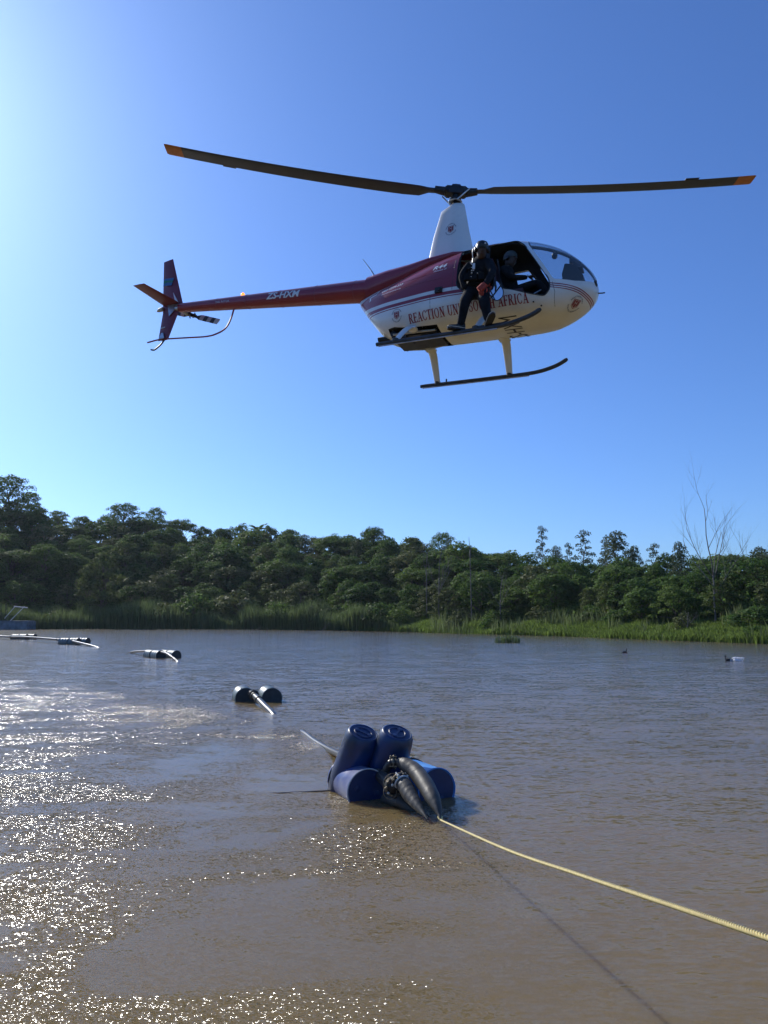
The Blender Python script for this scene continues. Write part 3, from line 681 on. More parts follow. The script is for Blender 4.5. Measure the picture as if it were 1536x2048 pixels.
bare_tree(852, 9, 1098, 'slim bare trunk left of the forked one in front of the round headed tree', 21, .30, 2, .10, 0, .72, 'bare_tree', 2)
bare_tree(876, 8, 1080, 'slim pale bare trunk forking beneath the round headed tree', 22, .45, 3, .12, 0, .55, 'bare_tree', 4)
bare_tree(939, 7, 1072, 'straight pole like bare trunk taller than its neighbours near the middle bank', 23, .15, 1, .09, 0, .85, 'bare_tree', 1)
bare_tree(997, 7, 1145, 'short bare tree with a curved side limb right of the pole like trunk', 24, .5, 3, .10, 0, .5, 'bare_tree', 3)
bare_tree(1358, 3, 1222, 'small crooked leafless tree at the edge of the right grassy bank', 25, .9, 3, .07, .3, .45, 'bare_tree', 4)

# dense understorey between the trunks: stuff
R4 = random.Random(17); lb = []
for i in range(2000):
    ad = R4.uniform(-44, 40); er = float(np.interp(ad, RG_AZ, RG_E)); e = R4.uniform(11, er + 6); az = R(ad); r = shore(az) + e; x, y = r * math.sin(az), r * math.cos(az)
    q = R4.uniform(1.0, 2.1); lb.append((x, y, terr(x, y) + q * .5 + R4.uniform(0, 1.5), q, q * .8))
o = bpy.data.objects.new('understorey', leaf_mesh('understorey', lb, 1.3, .42, M['leaf_a'], .5, .3, 77)); COL.objects.link(o); tag(o, 'dense dark understorey filling the gaps beneath the forest trees', 'undergrowth', kind='stuff')
# reeds, grass: stuff
def blades(name, n, samp, hfun, width, m_, label, cat, seed, lean=.25):
    r_ = np.random.default_rng(seed); vs = []; fs = []; k = 0
    for i in range(n):
        s = samp(r_)
        if s is None: continue
        x, y, z, hs = s; h = hfun(r_) * hs; a = r_.uniform(0, 6.283); w_ = width * r_.uniform(.6, 1.3)
        dx, dy = math.cos(a) * w_ / 2, math.sin(a) * w_ / 2; b_ = r_.uniform(0, 6.283); l = h * lean * r_.uniform(.2, 1.2)
        lx, ly = math.cos(b_) * l, math.sin(b_) * l
        vs += [(x - dx, y - dy, z - .3), (x + dx, y + dy, z - .3), (x + dx * .8 + lx * .35, y + dy * .8 + ly * .35, z + h * .6), (x - dx * .8 + lx * .35, y - dy * .8 + ly * .35, z + h * .6), (x + lx, y + ly, z + h)]
        fs += [(k, k + 1, k + 2, k + 3), (k + 3, k + 2, k + 4)]; k += 5
    me = bpy.data.meshes.new(name); me.from_pydata(vs, [], fs); me.update(); o = link(name, me, M[m_]); tag(o, label, cat, kind='stuff'); return o
def samp_az(a0, a1, e0, e1, clump=.18, hmap=None, dens=None):
    def f(r_):
        ad = r_.uniform(a0, a1); e = r_.uniform(e0, e1); az = R(ad); r = shore(az) + e; x, y = r * math.sin(az), r * math.cos(az)
        nz_ = mnoise.noise(Vector((x * clump, y * clump, 1.7)))
        if dens and r_.random() > dens(ad, e, nz_): return None
        hs = 1 + .95 * nz_
        if hmap: hs *= hmap(ad, e)
        return x, y, terr(x, y), max(.25, hs)
    return f
blades('tall_reeds', 42000, samp_az(-44, 2.5, -.5, 11, .2, lambda a, e: (float(np.interp(a, [-44, -22, -14, -10, -4, 0, 1.5], [.8, .8, .95, 1.0, .95, .5, .2]))) * (1.0 - .02 * e)), lambda r_: r_.uniform(2.4, 4.6), .12, 'reed', 'belt of tall reeds along the far left shore', 'reeds', 1)
blades('bank_grass', 75000, samp_az(-2, 40, -.4, 10, .22), lambda r_: r_.uniform(.4, .95), .13, 'grass', 'bright green grass covering the low right bank', 'grass', 2, .5)
blades('bank_reeds', 6500, samp_az(0, 40, -.5, 11, .25, None, lambda a, e, n: 1 if n > .16 or (3.5 < a < 7 and n > -.1) or a > 34 else .04), lambda r_: r_.uniform(.9, 2.0), .10, 'reed', 'patches of taller olive reeds on the right bank', 'reeds', 3)
blades('undergrowth', 34000, samp_az(-44, 40, 9, 24, .2), lambda r_: r_.uniform(.8, 2.0), .30, 'leaf_b', 'tangled green undergrowth at the foot of the trees', 'undergrowth', 4, .6)
def samp_pt(cx, cy, rx, ry, z=0.0):
    def f(r_):
        a = r_.uniform(0, 6.283); q = math.sqrt(r_.random()); return cx + rx * q * math.cos(a), cy + ry * q * math.sin(a), z, 1 - .5 * q
    return f
p = ground(1017, 1286); blades('reed_tuft', 300, samp_pt(p.x, p.y + .6, 1.25, .7), lambda r_: r_.uniform(.5, 1.3), .045, 'reed', 'small tuft of pale reeds growing out of the water by the middle bank', 'reeds', 5, .45)
# drift wood by the shore
def stick(pts, r, label, name='branch'):
    b = MB(); 
    for q in pts: b.tube(q, [r, r * .5][:len(q)] if len(q) == 2 else [r] + [r * .7] * (len(q) - 2) + [r * .3], 6)
    o = b.build(name, M['bark_p']); tag(o, label, 'branch', kind='thing'); return o
p = ground(512, 1266)
stick([[p + Vector((-1.2, 0, -.1)), p + Vector((-.3, 0, .35)), p + Vector((.9, .2, .9))], [p + Vector((-.3, 0, .35)), p + Vector((-.8, 0, .95))], [p + Vector((1.6, 0, -.1)), p + Vector((1.65, 0, .8))]], .05, 'bare twigs poking out of the water before the left reeds')
p = ground(645, 1261); stick([[p + Vector((-.2, 0, -.1)), p + Vector((1.1, 0, 1.3))]], .06, 'pale stick leaning out of the water at the reed edge')
p = ground(598, 1259); stick([[p + Vector((-.2, 0, -.1)), p + Vector((.9, 0, 1.4))]], .05, 'pale stick slanting in front of the left reeds')

# ================================================================== floating pipeline
AX = Vector((-.39, .92, 0)).normalized()       # pipeline direction near the camera, away from it
def drum(front, axis, label, group=None, length=.86, rad=.285, body='grime', end='drum_end', roll=0.0, taper=False, ribs=True, name='plastic_drum', n=32):
    """front: centre of the end that faces the camera; axis: unit vector from front to back"""
    axis = Vector(axis).normalized()
    q = axis.to_track_quat('Z', 'Y').to_matrix() @ Matrix.Rotation(roll, 3, 'Z'); m_ = q.to_4x4(); m_.translation = front
    o = empty(name); o.matrix_world = m_; tag(o, label, 'drum', group)
    b = MB(); L_ = length; r_ = rad
    if taper:
        prof = [(r_ * .66, .004), (r_ * .70, -.004), (r_ * .745, 0.0), (r_ * .775, .010), (r_ * .80, .03), (r_ * .86, .06), (r_ * .89, .12), (r_ * .92, .3), (r_ * .95, .5), (r_, .72), (r_, L_ - .06), (r_ * .9, L_)]
    else:
        prof = [(r_ * .96, .012), (r_ * 1.0, 0), (r_ * 1.035, .008), (r_ * 1.035, .035), (r_ * .99, .055)]
        prof += [(r_ * .985, L_ * .30), (r_ * 1.02, L_ * .32), (r_ * 1.02, L_ * .345), (r_ * .985, L_ * .365)] if ribs else []
        prof += [(r_ * .985, L_ * .63), (r_ * 1.02, L_ * .65), (r_ * 1.02, L_ * .675), (r_ * .985, L_ * .695)] if ribs else []
        prof += [(r_ * .99, L_ - .055), (r_ * 1.035, L_ - .035), (r_ * 1.035, L_ - .008), (r_, L_), (r_ * .96, L_ - .012)]
    vs = []
    for rr, z in prof:
        for k in range(n):
            a = 2 * math.pi * k / n; d_ = 1 + .012 * mnoise.noise(Vector((math.cos(a) * 1.5, math.sin(a) * 1.5, z * 3 + front.x))); vs.append((rr * d_ * math.cos(a), rr * d_ * math.sin(a), z))
    N_ = len(prof); b.add(vs, [(i * n + k, i * n + (k + 1) % n, (i + 1) * n + (k + 1) % n, (i + 1) * n + k) for i in range(N_ - 1) for k in range(n)])
    b.build('drum_body', M[body], o, True, 50)
    for z, s_ in ((prof[0][1], 1), (prof[-1][1], -1)):
        b = MB(); r0 = prof[0][0] if s_ > 0 else prof[-1][0]
        b.lathe([(r0 * 1.001, 0), (r0 * .95, .010 * s_), (r0 * .86, .012 * s_), (r0 * .84, .004 * s_), (.01, .004 * s_)], n, mat=Matrix.Translation((0, 0, z))); e_ = b.build('drum_end', M[end], o, True, 50)
        if s_ > 0:
            for sg in (-1, 1):
                b = MB(); b.lathe([(.042, .0), (.042, -.012), (.03, -.016), (.005, -.016)], 14, mat=Matrix.Translation((sg * r0 * .55, 0, z + .004))); b.build('bung', M[end], e_)
            if taper:
                for sg in (-1, 1):
                    b = MB(); b.torus((0, sg * .015, z - .002), (0, 0, 1), r0 * .70, .013, 14, 6, arc=(R(20) if sg > 0 else R(200), R(160) if sg > 0 else R(340))); b.build('handle_ridge', M[end], e_)
                b = MB(); b.box((0, 0, z), (r0 * 1.25, .03, .018)); b.build('handle_bar', M[end], e_)
    return o
P = lambda px, py, y: at_depth(px, py, y * 1.058)
M['drumblue'] = mat('dark_blue_drum_end', (.006, .022, .085), .4, vary=.25, vscale=5)
M['drumside'] = mat('sheen_and_mud_violet_blue_drum', (.06, .09, .27), .3, vscale=3.5, bump=.003, bscale=10, col2=(.22, .24, .33))  # paler grey second tone paints a silver sheen and mud into the blue
M['drumup'] = mat('dark_blue_upright_drum', (.012, .042, .15), .32, vscale=3.0, bump=.003, bscale=12, col2=(.025, .036, .055))
drum(ground(735, 1582, .12), AX, 'dark violet blue drum lying at the front left of the nearest float', body='drumside', end='drumblue', roll=.3, ribs=False, rad=.285, length=.86)
drum(ground(874, 1580, .12), AX + Vector((-.05, 0, 0)), 'bright blue drum lying at the right of the nearest float', body='blue_l', end='drumblue', roll=1.0, ribs=False, rad=.285, length=.86)
updir = Vector((.27, -.36, .88)).normalized()
drum(P(727, 1465, 10.35), -updir, 'upright dark blue drum leaning right, left one of the standing pair', rad=.285, length=1.0, body='drumup', end='drumblue', taper=True, roll=.9)
drum(P(795, 1465, 10.25), -(updir + Vector((-.02, .03, 0))).normalized(), 'upright dark blue drum beside the hose elbow, right one of the standing pair', rad=.285, length=1.0, body='drumup', end='drumblue', taper=True, roll=-.6)

for o_, m_ in ((bpy.data.objects['plastic_drum'], 'pole'), (bpy.data.objects['plastic_drum.001'], 'blue_l')):
    b = MB(); b.torus((0, 0, .004), (0, 0, 1), .292, .008, 40, 6); b.build('front_rim', M['pole'] if m_ == 'pole' else M['blue_l'], o_)
    b = MB(); b.torus((0, 0, .74), (0, 0, 1), .290, .007, 40, 6); b.torus((0, 0, .80), (0, 0, 1), .292, .010, 40, 6); b.build('rear_rim', M['black'], o_)
def pipe(pts, r, label, m_='hdpe', name='pipe', joints=(), n=40, sides=16, cat='pipe'):
    pts = smooth_path(pts, n); b = MB(); b.tube(pts, r, sides); o = b.build(name, M[m_]); tag(o, label, cat)
    for t in joints:
        i = max(1, min(len(pts) - 2, int(t * (len(pts) - 1)))); d = (pts[i + 1] - pts[i - 1]).normalized()
        b = MB(); b.tube([pts[i] - d * .035, pts[i] + d * .035], (r[i] if isinstance(r, list) else r) * 1.28, sides); b.build('pipe_collar', M['black'], o)
    return o
main_pipe = pipe([P(560, 1442, 18.3) - Vector((0, 0, .3)), ground(600, 1464, -.06), ground(628, 1482, -.035), ground(655, 1498, .0), P(692, 1516, 12.0), P(744, 1540, 10.5), P(781, 1567, 9.72)], [.055] * 26 + [.055 + .04 * k / 13 for k in range(14)],
    'black pipe rising from the water between the standing drums to the flange', joints=(.80,))
# flange group at the mouth
fl_c = P(787, 1572, 9.66); fd = (P(781, 1567, 9.72) - P(744, 1540, 10.5)).normalized()
fl = empty('pipe_flange', fl_c); tag(fl, 'bolted round flange with wire loops at the mouth of the main pipe', 'flange')
def ring(c, ax, r, t, m_, name, parent, n=28): b = MB(); b.torus(c, ax, r, t, n, 7); return b.build(name, M[m_], parent)
ring((0, 0, 0), fd, .115, .016, 'rust', 'flange_ring', fl); ring(fd * .045, fd, .118, .014, 'rust', 'flange_ring', fl)
ring(fd * -.05 + Vector((0, 0, .01)), fd + Vector((.25, 0, .1)), .135, .008, 'rust', 'wire_loop', fl)
ring(fd * .08 + Vector((-.07, 0, -.06)), fd + Vector((-.3, 0, .2)), .085, .007, 'rust', 'wire_loop', fl)
qf = fd.to_track_quat('Z', 'Y').to_matrix()
for k in range(10):
    a = k * math.pi / 5; c = qf @ Vector((math.cos(a) * .117, math.sin(a) * .117, 0))
    b = MB(); b.tube([c - fd * .03, c + fd * .085], .009, 6); b.tube([c + fd * .06, c + fd * .078], .017, 6); b.build('bolt', M['rust'] if k % 3 else M['pole'], fl, True, 30)
b = MB(); b.tube([fd * .04, fd * .10], [.10, .02], 16); b.build('blank_disc', M['black'], fl)
# elbow from pipe to the upper hose
elb = pipe([P(768, 1556, 10.05), P(772, 1540, 10.02), P(782, 1526, 9.98), P(800, 1525, 9.92)], .055, 'short black elbow lifting off the main pipe beside the right standing drum', name='pipe_elbow', n=14)
ring(P(783, 1524, 9.96) , Vector((.9, -.2, .1)), .085, .010, 'black', 'elbow_flange', elb); ring(P(789, 1524, 9.95), Vector((.9, -.2, .1)), .088, .010, 'rust', 'elbow_flange', elb)
for k in range(4):
    a = k * math.pi / 2 + .5; c = P(786, 1524, 9.94) + Vector((0, math.cos(a) * .09, math.sin(a) * .09)); b = MB(); b.tube([c - Vector((.05, 0, 0)), c + Vector((.05, 0, 0))], .008, 6); b.build('bolt', M['rust'], elb)
def sleeve(pp, label, seed):
    R_ = random.Random(seed); pts = [P(a, b_, y) for a, b_, y, r in pp]; rs = [r * y / F_PX for a, b_, y, r in pp]
    n = 44; sp = smooth_path(pts, n); rad = []
    for i in range(n): rad.append(float(np.interp(i / (n - 1) * (len(rs) - 1), range(len(rs)), rs)))
    b = MB(); N_ = 24; vs = []; prev = Vector((0, 0, 1))
    for i, p in enumerate(sp):
        t = (sp[min(i + 1, n - 1)] - sp[max(i - 1, 0)]).normalized(); a = (prev - t * prev.dot(t)).normalized(); prev = a; c = t.cross(a)
        for k in range(N_):
            w_ = 2 * math.pi * k / N_; wr = 1 + .028 * mnoise.noise(Vector((math.cos(w_) * 2.2, math.sin(w_) * 2.2, i * .42 + seed))) + .018 * math.sin(i * 1.9 + 2 * math.sin(w_ + seed)) * min(1, rad[i] / .06)
            if i > n - 9: wr += .14 * math.cos(5 * w_ + seed) * (i - n + 9) / 9
            vs.append(p + (a * math.cos(w_) + c * math.sin(w_)) * rad[i] * wr)
    b.add(vs, [(i * N_ + k, i * N_ + (k + 1) % N_, (i + 1) * N_ + (k + 1) % N_, (i + 1) * N_ + k) for i in range(n - 1) for k in range(N_)] + [tuple(range(N_)), tuple((n - 1) * N_ + k for k in range(N_))])
    o = b.build('rubber_hose', M['wrap'], None, True, 70); tag(o, label, 'hose'); return o
sleeve([(799, 1524, 9.92, 10), (812, 1530, 9.85, 15), (832, 1544, 9.70, 16.5), (850, 1568, 9.45, 17), (865, 1595, 9.2, 15.5), (874, 1614, 9.05, 10), (879, 1629, 8.95, 4.5), (881, 1641, 8.88, 1.5)], 'longer wrinkled black hose curving down to a tied point at the yellow rope', 1)
h2 = sleeve([(803, 1563, 9.60, 13), (810, 1573, 9.52, 16), (821, 1591, 9.38, 15.5), (833, 1608, 9.22, 11.5), (844, 1623, 9.08, 6), (850, 1631, 9.0, 3), (855, 1638, 8.94, 1.2)], 'shorter wrinkled black hose below the longer one, ending in a twisted point', 2)
hd = (P(810, 1573, 9.52) - P(803, 1563, 9.60)).normalized()
ring(P(804, 1565, 9.585), hd, .098, .012, 'pole', 'hose_clamp', h2); ring(P(799, 1561, 9.63), hd, .112, .014, 'rust', 'hose_flange', h2)
qh = hd.to_track_quat('Z', 'Y').to_matrix()
for k in range(9):
    a = k * 2 * math.pi / 9; c = P(799, 1561, 9.63) + qh @ Vector((math.cos(a) * .115, math.sin(a) * .115, 0)); b = MB(); b.tube([c - hd * .04, c + hd * .04], .011, 6); b.tube([c + hd * .02, c + hd * .035], .02, 6); b.build('bolt', M['pole'] if k % 2 else M['rust'], h2)
b = MB(); b.tube([P(770, 1590, 9.75) + Vector((0, .2, -.1)), P(800, 1603, 9.6), P(838, 1616, 9.5) - Vector((0, 0, .08))], [.07, .08, .06], 14)
tag(b.build('pipe', M['wrap']), 'half submerged muddy pipe stub under the short hose', 'pipe')
# lashings over the drums
def strap(pts, label, r=.008, m_='black', n=24, name='lashing_rope'): b = MB(); b.tube(smooth_path(pts, n), r, 6); tag(b.build(name, M[m_]), label, 'rope')
# thin cable on the water
strap([ground(512, 1584, -.012), ground(560, 1586, .003), ground(590, 1584, -.004), ground(620, 1583, .003), ground(655, 1581, .01), ground(668, 1577, .02)], 'thin dark cable lying on the water left of the nearest float', .007, n=30)

# yellow rope, three twisted strands
A, Bq = P(881, 1640, 8.88), at_depth(1536, 1874, 2.6); line = []
for px, py in ((881, 1640), (1008, 1697), (1148, 1746), (1298, 1796), (1418, 1836), (1536, 1876)):
    k = (px - CX) / F_PX; c_ = math.cos(PITCH)
    best = min((abs((A.x + (Bq.x - A.x) * s) / (A.y + (Bq.y - A.y) * s) - pray(px, py).x / pray(px, py).y), s) for s in np.linspace(0, 1, 2000))[1]
    line.append(at_depth(px, py, A.y + (Bq.y - A.y) * best))
dlast = (line[-1] - line[-2]).normalized(); line += [line[-1] + dlast * .8, Vector((1.72, .2, 1.86))]
n = 2600; path = smooth_path(line, n)
cum = [0]
for i in range(1, n): cum.append(cum[-1] + (path[i] - path[i - 1]).length)
rope = empty('yellow_rope', path[0]); tag(rope, 'twisted yellow rope stretched from the tied hose end towards the near right', 'rope')
for s in range(3):
    b = MB(); vs = []; K_ = 5
    for i, p in enumerate(path):
        t = (path[min(i + 1, n - 1)] - path[max(i - 1, 0)]).normalized(); a = (Vector((0, 0, 1)) - t * t.z).normalized(); c = t.cross(a)
        w_ = 2 * math.pi * (cum[i] / .050 + s / 3); o_ = (a * math.cos(w_) + c * math.sin(w_)); ctr = p + o_ * .0064 - path[0]
        for k in range(K_):
            v_ = 2 * math.pi * k / K_; vs.append(ctr + (a * math.cos(v_) + c * math.sin(v_)) * .0054)
    b.add(vs, [(i * K_ + k, i * K_ + (k + 1) % K_, (i + 1) * K_ + (k + 1) % K_, (i + 1) * K_ + k) for i in range(n - 1) for k in range(K_)])
    b.build('rope_strand', M['rope'], rope, True, 180, fix=False)
b = MB(); b.tube([(1.74, .15, .3), (1.74, .15, 1.95)], [.06, .055], 10); tag(b.build('mooring_post', M['bark']), 'wooden mooring post on the near bank holding the yellow rope', 'post')
b = MB(); b.torus(P(881, 1637, 8.9), (0, .5, -1), .02, .010, 14, 6); b.torus(P(880, 1634, 8.92), (.1, .5, -1), .024, .009, 14, 6); b.build('rope_knot', M['rope'], None).parent = rope
bpy.data.objects['rope_knot'].matrix_parent_inverse = Matrix.Translation(-path[0])

P = lambda px, py, y: at_depth(px, py, y * 1.055)
# further floats ------------------------------------------------------
ax2 = Vector((-.30, .95, 0)).normalized()
drum(ground(491, 1397, .09), ax2, 'pale grey green drum on the left side of the second float', body='drum_g', roll=.5, rad=.30)
drum(ground(544, 1397, .09), ax2, 'pale grey green drum on the right side of the second float', body='drum_g', roll=1.5, rad=.30)
pipe([P(478, 1384, 22.5) - Vector((0, 0, .3)), P(494, 1385, 21.8), P(508, 1391, 20.7), P(530, 1413, 19.5), P(549, 1433, 18.6), P(566, 1446, 18.0) - Vector((0, 0, .25))], .085, 'grey weathered pipe sloping into the water between the second pair of drums', 'hdpe', joints=(.42, .5))
b = MB(); b.torus(P(508, 1390, 20.75), Vector((.3, -.9, -.1)), .12, .03, 20, 7); tag(b.build('pipe_clamp', M['black']), 'black clamp round the pipe of the second float', 'clamp')
for (px, py) in ((483, 1379), (536, 1380)):
    b = MB(); b.tube([P(px, py + 3, 21.2), P(px, py - 3, 21.2)], .02, 6); tag(b.build('lifting_lug', M['black']), 'small black lug on top of the %s drum of the second float' % ('left' if px < 500 else 'right'), 'lug')
ax3 = Vector((-.66, .75, 0)).normalized()
for i, (px, word) in enumerate(((322, 'left'), (353, 'right'))):
    f = ground(px, 1312, .12)
    drum(f, ax3, 'grey drum at the %s front of the third float' % word, body='drum_g', n=20, rad=.33, length=.86)
    drum(f + ax3 * 1.0, ax3, 'grey drum behind another at the %s rear of the third float' % word, body='drum_g', n=20, rad=.33, length=.8)
pipe([P(252, 1307, 49) - Vector((0, 0, .3)), P(262, 1305, 48.5), P(287, 1302.5, 46), P(310, 1303, 44), P(331, 1306.5, 42), P(345, 1315, 40.8), P(357, 1326, 39.6), P(366, 1331, 39) - Vector((0, 0, .3))], .07, 'pipe lying between the drums of the third float', 'hdpe', joints=(.72, .82))
ax4 = Vector((-.95, .30, 0)).normalized()
for gi, (px, py, d, nm) in enumerate(((176, 1284, 62, 'fourth'), (70, 1275, 71, 'farthest'))):
    f = ground(px, py, .2); sd_ = Vector((-ax4.y, ax4.x, 0))
    for j, wd in ((0, 'far'), (1, 'near')):
        for k in range(2):
            drum(f + sd_ * (.72 * j) * 1.0 + ax4 * (k * 1.0 + .4 * j), ax4, '%s side %s drum of the %s float at the far left' % (wd, 'front' if k == 0 else 'rear', nm), body='drum_g', n=18, length=.92, rad=.37)
pipe([P(-60, 1268, 82), P(0, 1272.5, 77), P(22, 1273.5, 75), P(58, 1274.5, 71.5), P(130, 1280.5, 64.5), P(160, 1286, 61), P(196, 1296, 57.5), P(206, 1299, 56.5) - Vector((0, 0, .3))], .10, 'long pale pipe running across the two floats at the far left', 'pole_pipe' if 'pole_pipe' in M else 'hdpe', joints=(.3, .55))

# barge with a frame at the left shore
d = 138.0 / 1.055
bg_ = empty('work_barge', P(10, 1258, d)); o0 = bg_.location.copy(); tag(bg_, 'blue grey work barge with slanted pale poles moored by the left reeds', 'barge')
def rel(px, py, dd=d): return P(px, py, dd) - o0
b = MB(); x0 = rel(-60, 1258).x; x1 = rel(55, 1258).x; b.box(((x0 + x1) / 2, 1.5, .65), (x1 - x0, 3.4, 1.5)); b.build('hull', M['barge'], bg_, False)
b = MB(); b.box(((x0 + x1) / 2 - .4, 1.5, 1.46), (x1 - x0 + .1, 3.6, .12)); b.build('deck', M['barge'], bg_, False)
for a_, c_ in (((9, 1237), (31, 1212)), ((17, 1245), (49, 1213))):
    b = MB(); b.tube([rel(*a_), rel(*c_)], .085, 8); b.build('frame_pole', M['pole'], bg_)
b = MB(); b.tube([rel(28, 1213), rel(55, 1215.5)], .10, 8); b.build('crossbar', M['pole'], bg_)
for px in (2, 12):
    b = MB(); b.tube([rel(px, 1246), rel(px, 1208)], .06, 6); b.build('upright_post', M['black'], bg_)

# water birds
def bird(px, py, d, face, label):
    p = ground(px, py, 0)
    o = empty('water_bird', p, face); tag(o, label, 'bird')
    b = MB(); pts = [(-.30, 0, .02), (-.18, 0, .05), (-.02, 0, .055), (.12, 0, .04), (.19, 0, .03)]; b.tube(pts, [.015, .07, .09, .07, .03], 10); bd = b.build('body', M['bird'], o)
    b = MB(); b.tube(smooth_path([(.13, 0, .05), (.18, 0, .14), (.16, 0, .22), (.17, 0, .27)], 10), [.035] * 4 + [.028] * 6, 8); b.build('neck', M['bird'], o)
    b = MB(); b.tube([(.13, 0, .275), (.17, 0, .285), (.21, 0, .28), (.24, 0, .272), (.31, 0, .265)], [.015, .036, .03, .014, .005], 8); b.build('head', M['bird'], o)
bird(1250, 1306, 50, .6, 'lone black water bird swimming before the right bank')
bird(1457, 1322, 41, 3.4, 'black water bird swimming just left of the white splash')
p = ground(1473, 1322, 0); b = MB(); R_ = random.Random(5)
for k in range(70):
    a = R_.uniform(-.5, .5); h = R_.random() ** 1.5 * .26 * (1 - abs(a) * .9); c = p + Vector((a * .75 + h * .5, R_.uniform(-.12, .12), h)); s = R_.uniform(.012, .045)
    b.lathe([(.001, -s), (s, -s * .3), (s * .8, s * .4), (.001, s)], 6, mat=Matrix.Translation(c))
for k in range(5):
    c = p + Vector((-.15 + .09 * k, 0, 0)); b.tube([c, c + Vector((.06, 0, .12)), c + Vector((.16 + .02 * k, 0, .20))], [.05, .03, .005], 6)
tag(b.build('splash', M['foam']), 'white splash of water beside the right black bird', 'splash', kind='stuff')

# ================================================================== helicopter
HO = Vector((1.02, 11.442, 6.158 + .38)); HY, HP, HR = -.449, -.026, -.094
_cy, _sy, _cp, _sp, _cr, _sr = math.cos(HY), math.sin(HY), math.cos(HP), math.sin(HP), math.cos(HR), math.sin(HR)
HM = Matrix(((_cy, -_sy, 0), (_sy, _cy, 0), (0, 0, 1))) @ Matrix(((_cp, 0, -_sp), (0, 1, 0), (_sp, 0, _cp))) @ Matrix(((1, 0, 0), (0, _cr, -_sr), (0, _sr, _cr)))
HM = HM.to_4x4(); HM.translation = HO
heli = empty('helicopter'); heli.matrix_world = HM
tag(heli, 'maroon and cream helicopter hovering with open doors above the brown water', 'helicopter')

TB = [  # x, zbottom, ztop, halfwidth, zmid
    (-1.60, 1.16, 1.33, .15, 1.24), (-1.45, .95, 1.37, .25, 1.15), (-1.25, .70, 1.42, .35, 1.08), (-1.05, .50, 1.46, .43, 1.02), (-.85, .44, 1.52, .49, .96),
    (-.5, .43, 1.63, .56, .92), (-.1, .43, 1.74, .615, .90), (.3, .43, 1.82, .64, .90), (.7, .43, 1.86, .65, .90),
    (1.1, .42, 1.84, .65, .89), (1.4, .42, 1.77, .63, .88), (1.65, .43, 1.67, .59, .87), (1.85, .46, 1.56, .53, .86), (2.02, .51, 1.43, .45, .85),
    (2.16, .57, 1.29, .36, .84), (2.27, .65, 1.14, .26, .84), (2.335, .73, 1.00, .16, .84), (2.365, .80, .89, .06, .84)]
TBn = np.array(TB)
def _spl(x, k):
    X = TBn[:, 0]; Y = TBn[:, k]; i = int(np.clip(np.searchsorted(X, x) - 1, 0, len(X) - 2))
    h = X[i + 1] - X[i]; t = (x - X[i]) / h
    def sl(j):
        if j == 0: return (Y[1] - Y[0]) / (X[1] - X[0])
        if j == len(X) - 1: return (Y[-1] - Y[-2]) / (X[-1] - X[-2])
        a = (Y[j] - Y[j - 1]) / (X[j] - X[j - 1]); b_ = (Y[j + 1] - Y[j]) / (X[j + 1] - X[j])
        return 0 if a * b_ <= 0 else 2 * a * b_ / (a + b_)
    m0, m1 = sl(i) * h, sl(i + 1) * h
    return (2 * t ** 3 - 3 * t * t + 1) * Y[i] + (t ** 3 - 2 * t * t + t) * m0 + (-2 * t ** 3 + 3 * t * t) * Y[i + 1] + (t ** 3 - t * t) * m1
def section(x, inset=0.0, zfloor=None, n=56):
    zb, zt, w, zm = (_spl(x, k) for k in (1, 2, 3, 4))
    zb += inset; zt -= inset; w -= inset
    if zfloor is not None: zb = max(zb, zfloor)
    zb = min(zb, zm - .01); zt = max(zt, zm + .01); w = max(w, .01)
    out = []
    nose = min(1, max(0, (2.36 - x) / .7))
    nu = 2.0 + .55 * nose; nl = 2.0 + .9 * nose
    for k in range(n):
        a = 2 * math.pi * k / n; c, s = math.cos(a), math.sin(a)
        if s >= 0:
            q = abs(s) ** (2 / nu); y = w * math.copysign(abs(c) ** (2 / nu), c) * (1 - .20 * q ** 1.6 * nose); z = zm + (zt - zm) * q
        else:
            q = abs(s) ** (2 / nl); y = w * math.copysign(abs(c) ** (2 / nl), c); z = zm - (zm - zb) * q
        out.append((x, y, z))
    return out
def body_mesh(x0, x1, inset=0.0, zfloor=None, nst=70, n=56):
    b = MB(); vs = []
    X = []
    for i in range(nst):
        t = i / (nst - 1); X.append(x0 + (x1 - x0) * (1 - (1 - t) ** 1.35))
    for x in X: vs += section(x, inset, zfloor, n)
    fs = []
    for i in range(nst - 1):
        for k in range(n): fs.append((i * n + k, i * n + (k + 1) % n, (i + 1) * n + (k + 1) % n, (i + 1) * n + k))
    fs.append(tuple(range(n))); fs.append(tuple((nst - 1) * n + k for k in range(n)))
    b.add(vs, fs); me = b.mesh()
    bm = bmesh.new(); bm.from_mesh(me); bmesh.ops.recalc_face_normals(bm, faces=bm.faces); bm.to_mesh(me); bm.free()
    return me
def tmp(me):
    o = bpy.data.objects.new('tmp', me); COL.objects.link(o); return o
def solid(b):
    me = b.mesh(); bm = bmesh.new(); bm.from_mesh(me); bmesh.ops.recalc_face_normals(bm, faces=bm.faces); bm.to_mesh(me); bm.free(); return me
def boolean(base, ops):
    o = tmp(base); cut = []
    for op, me in ops:
        c = tmp(me); cut.append(c); md = o.modifiers.new('b', 'BOOLEAN'); md.operation = op; md.object = c; md.solver = 'EXACT'
    dg = bpy.context.evaluated_depsgraph_get(); dg.update()
    res = bpy.data.meshes.new_from_object(o.evaluated_get(dg))
    for c in cut: bpy.data.objects.remove(c)
    bpy.data.objects.remove(o); res.materials.clear(); return res
XZ = lambda x, z, w: (x, w, z)
def prism_me(poly, a, b_): q = MB(); q.prism(poly, a, b_, XZ); return solid(q)
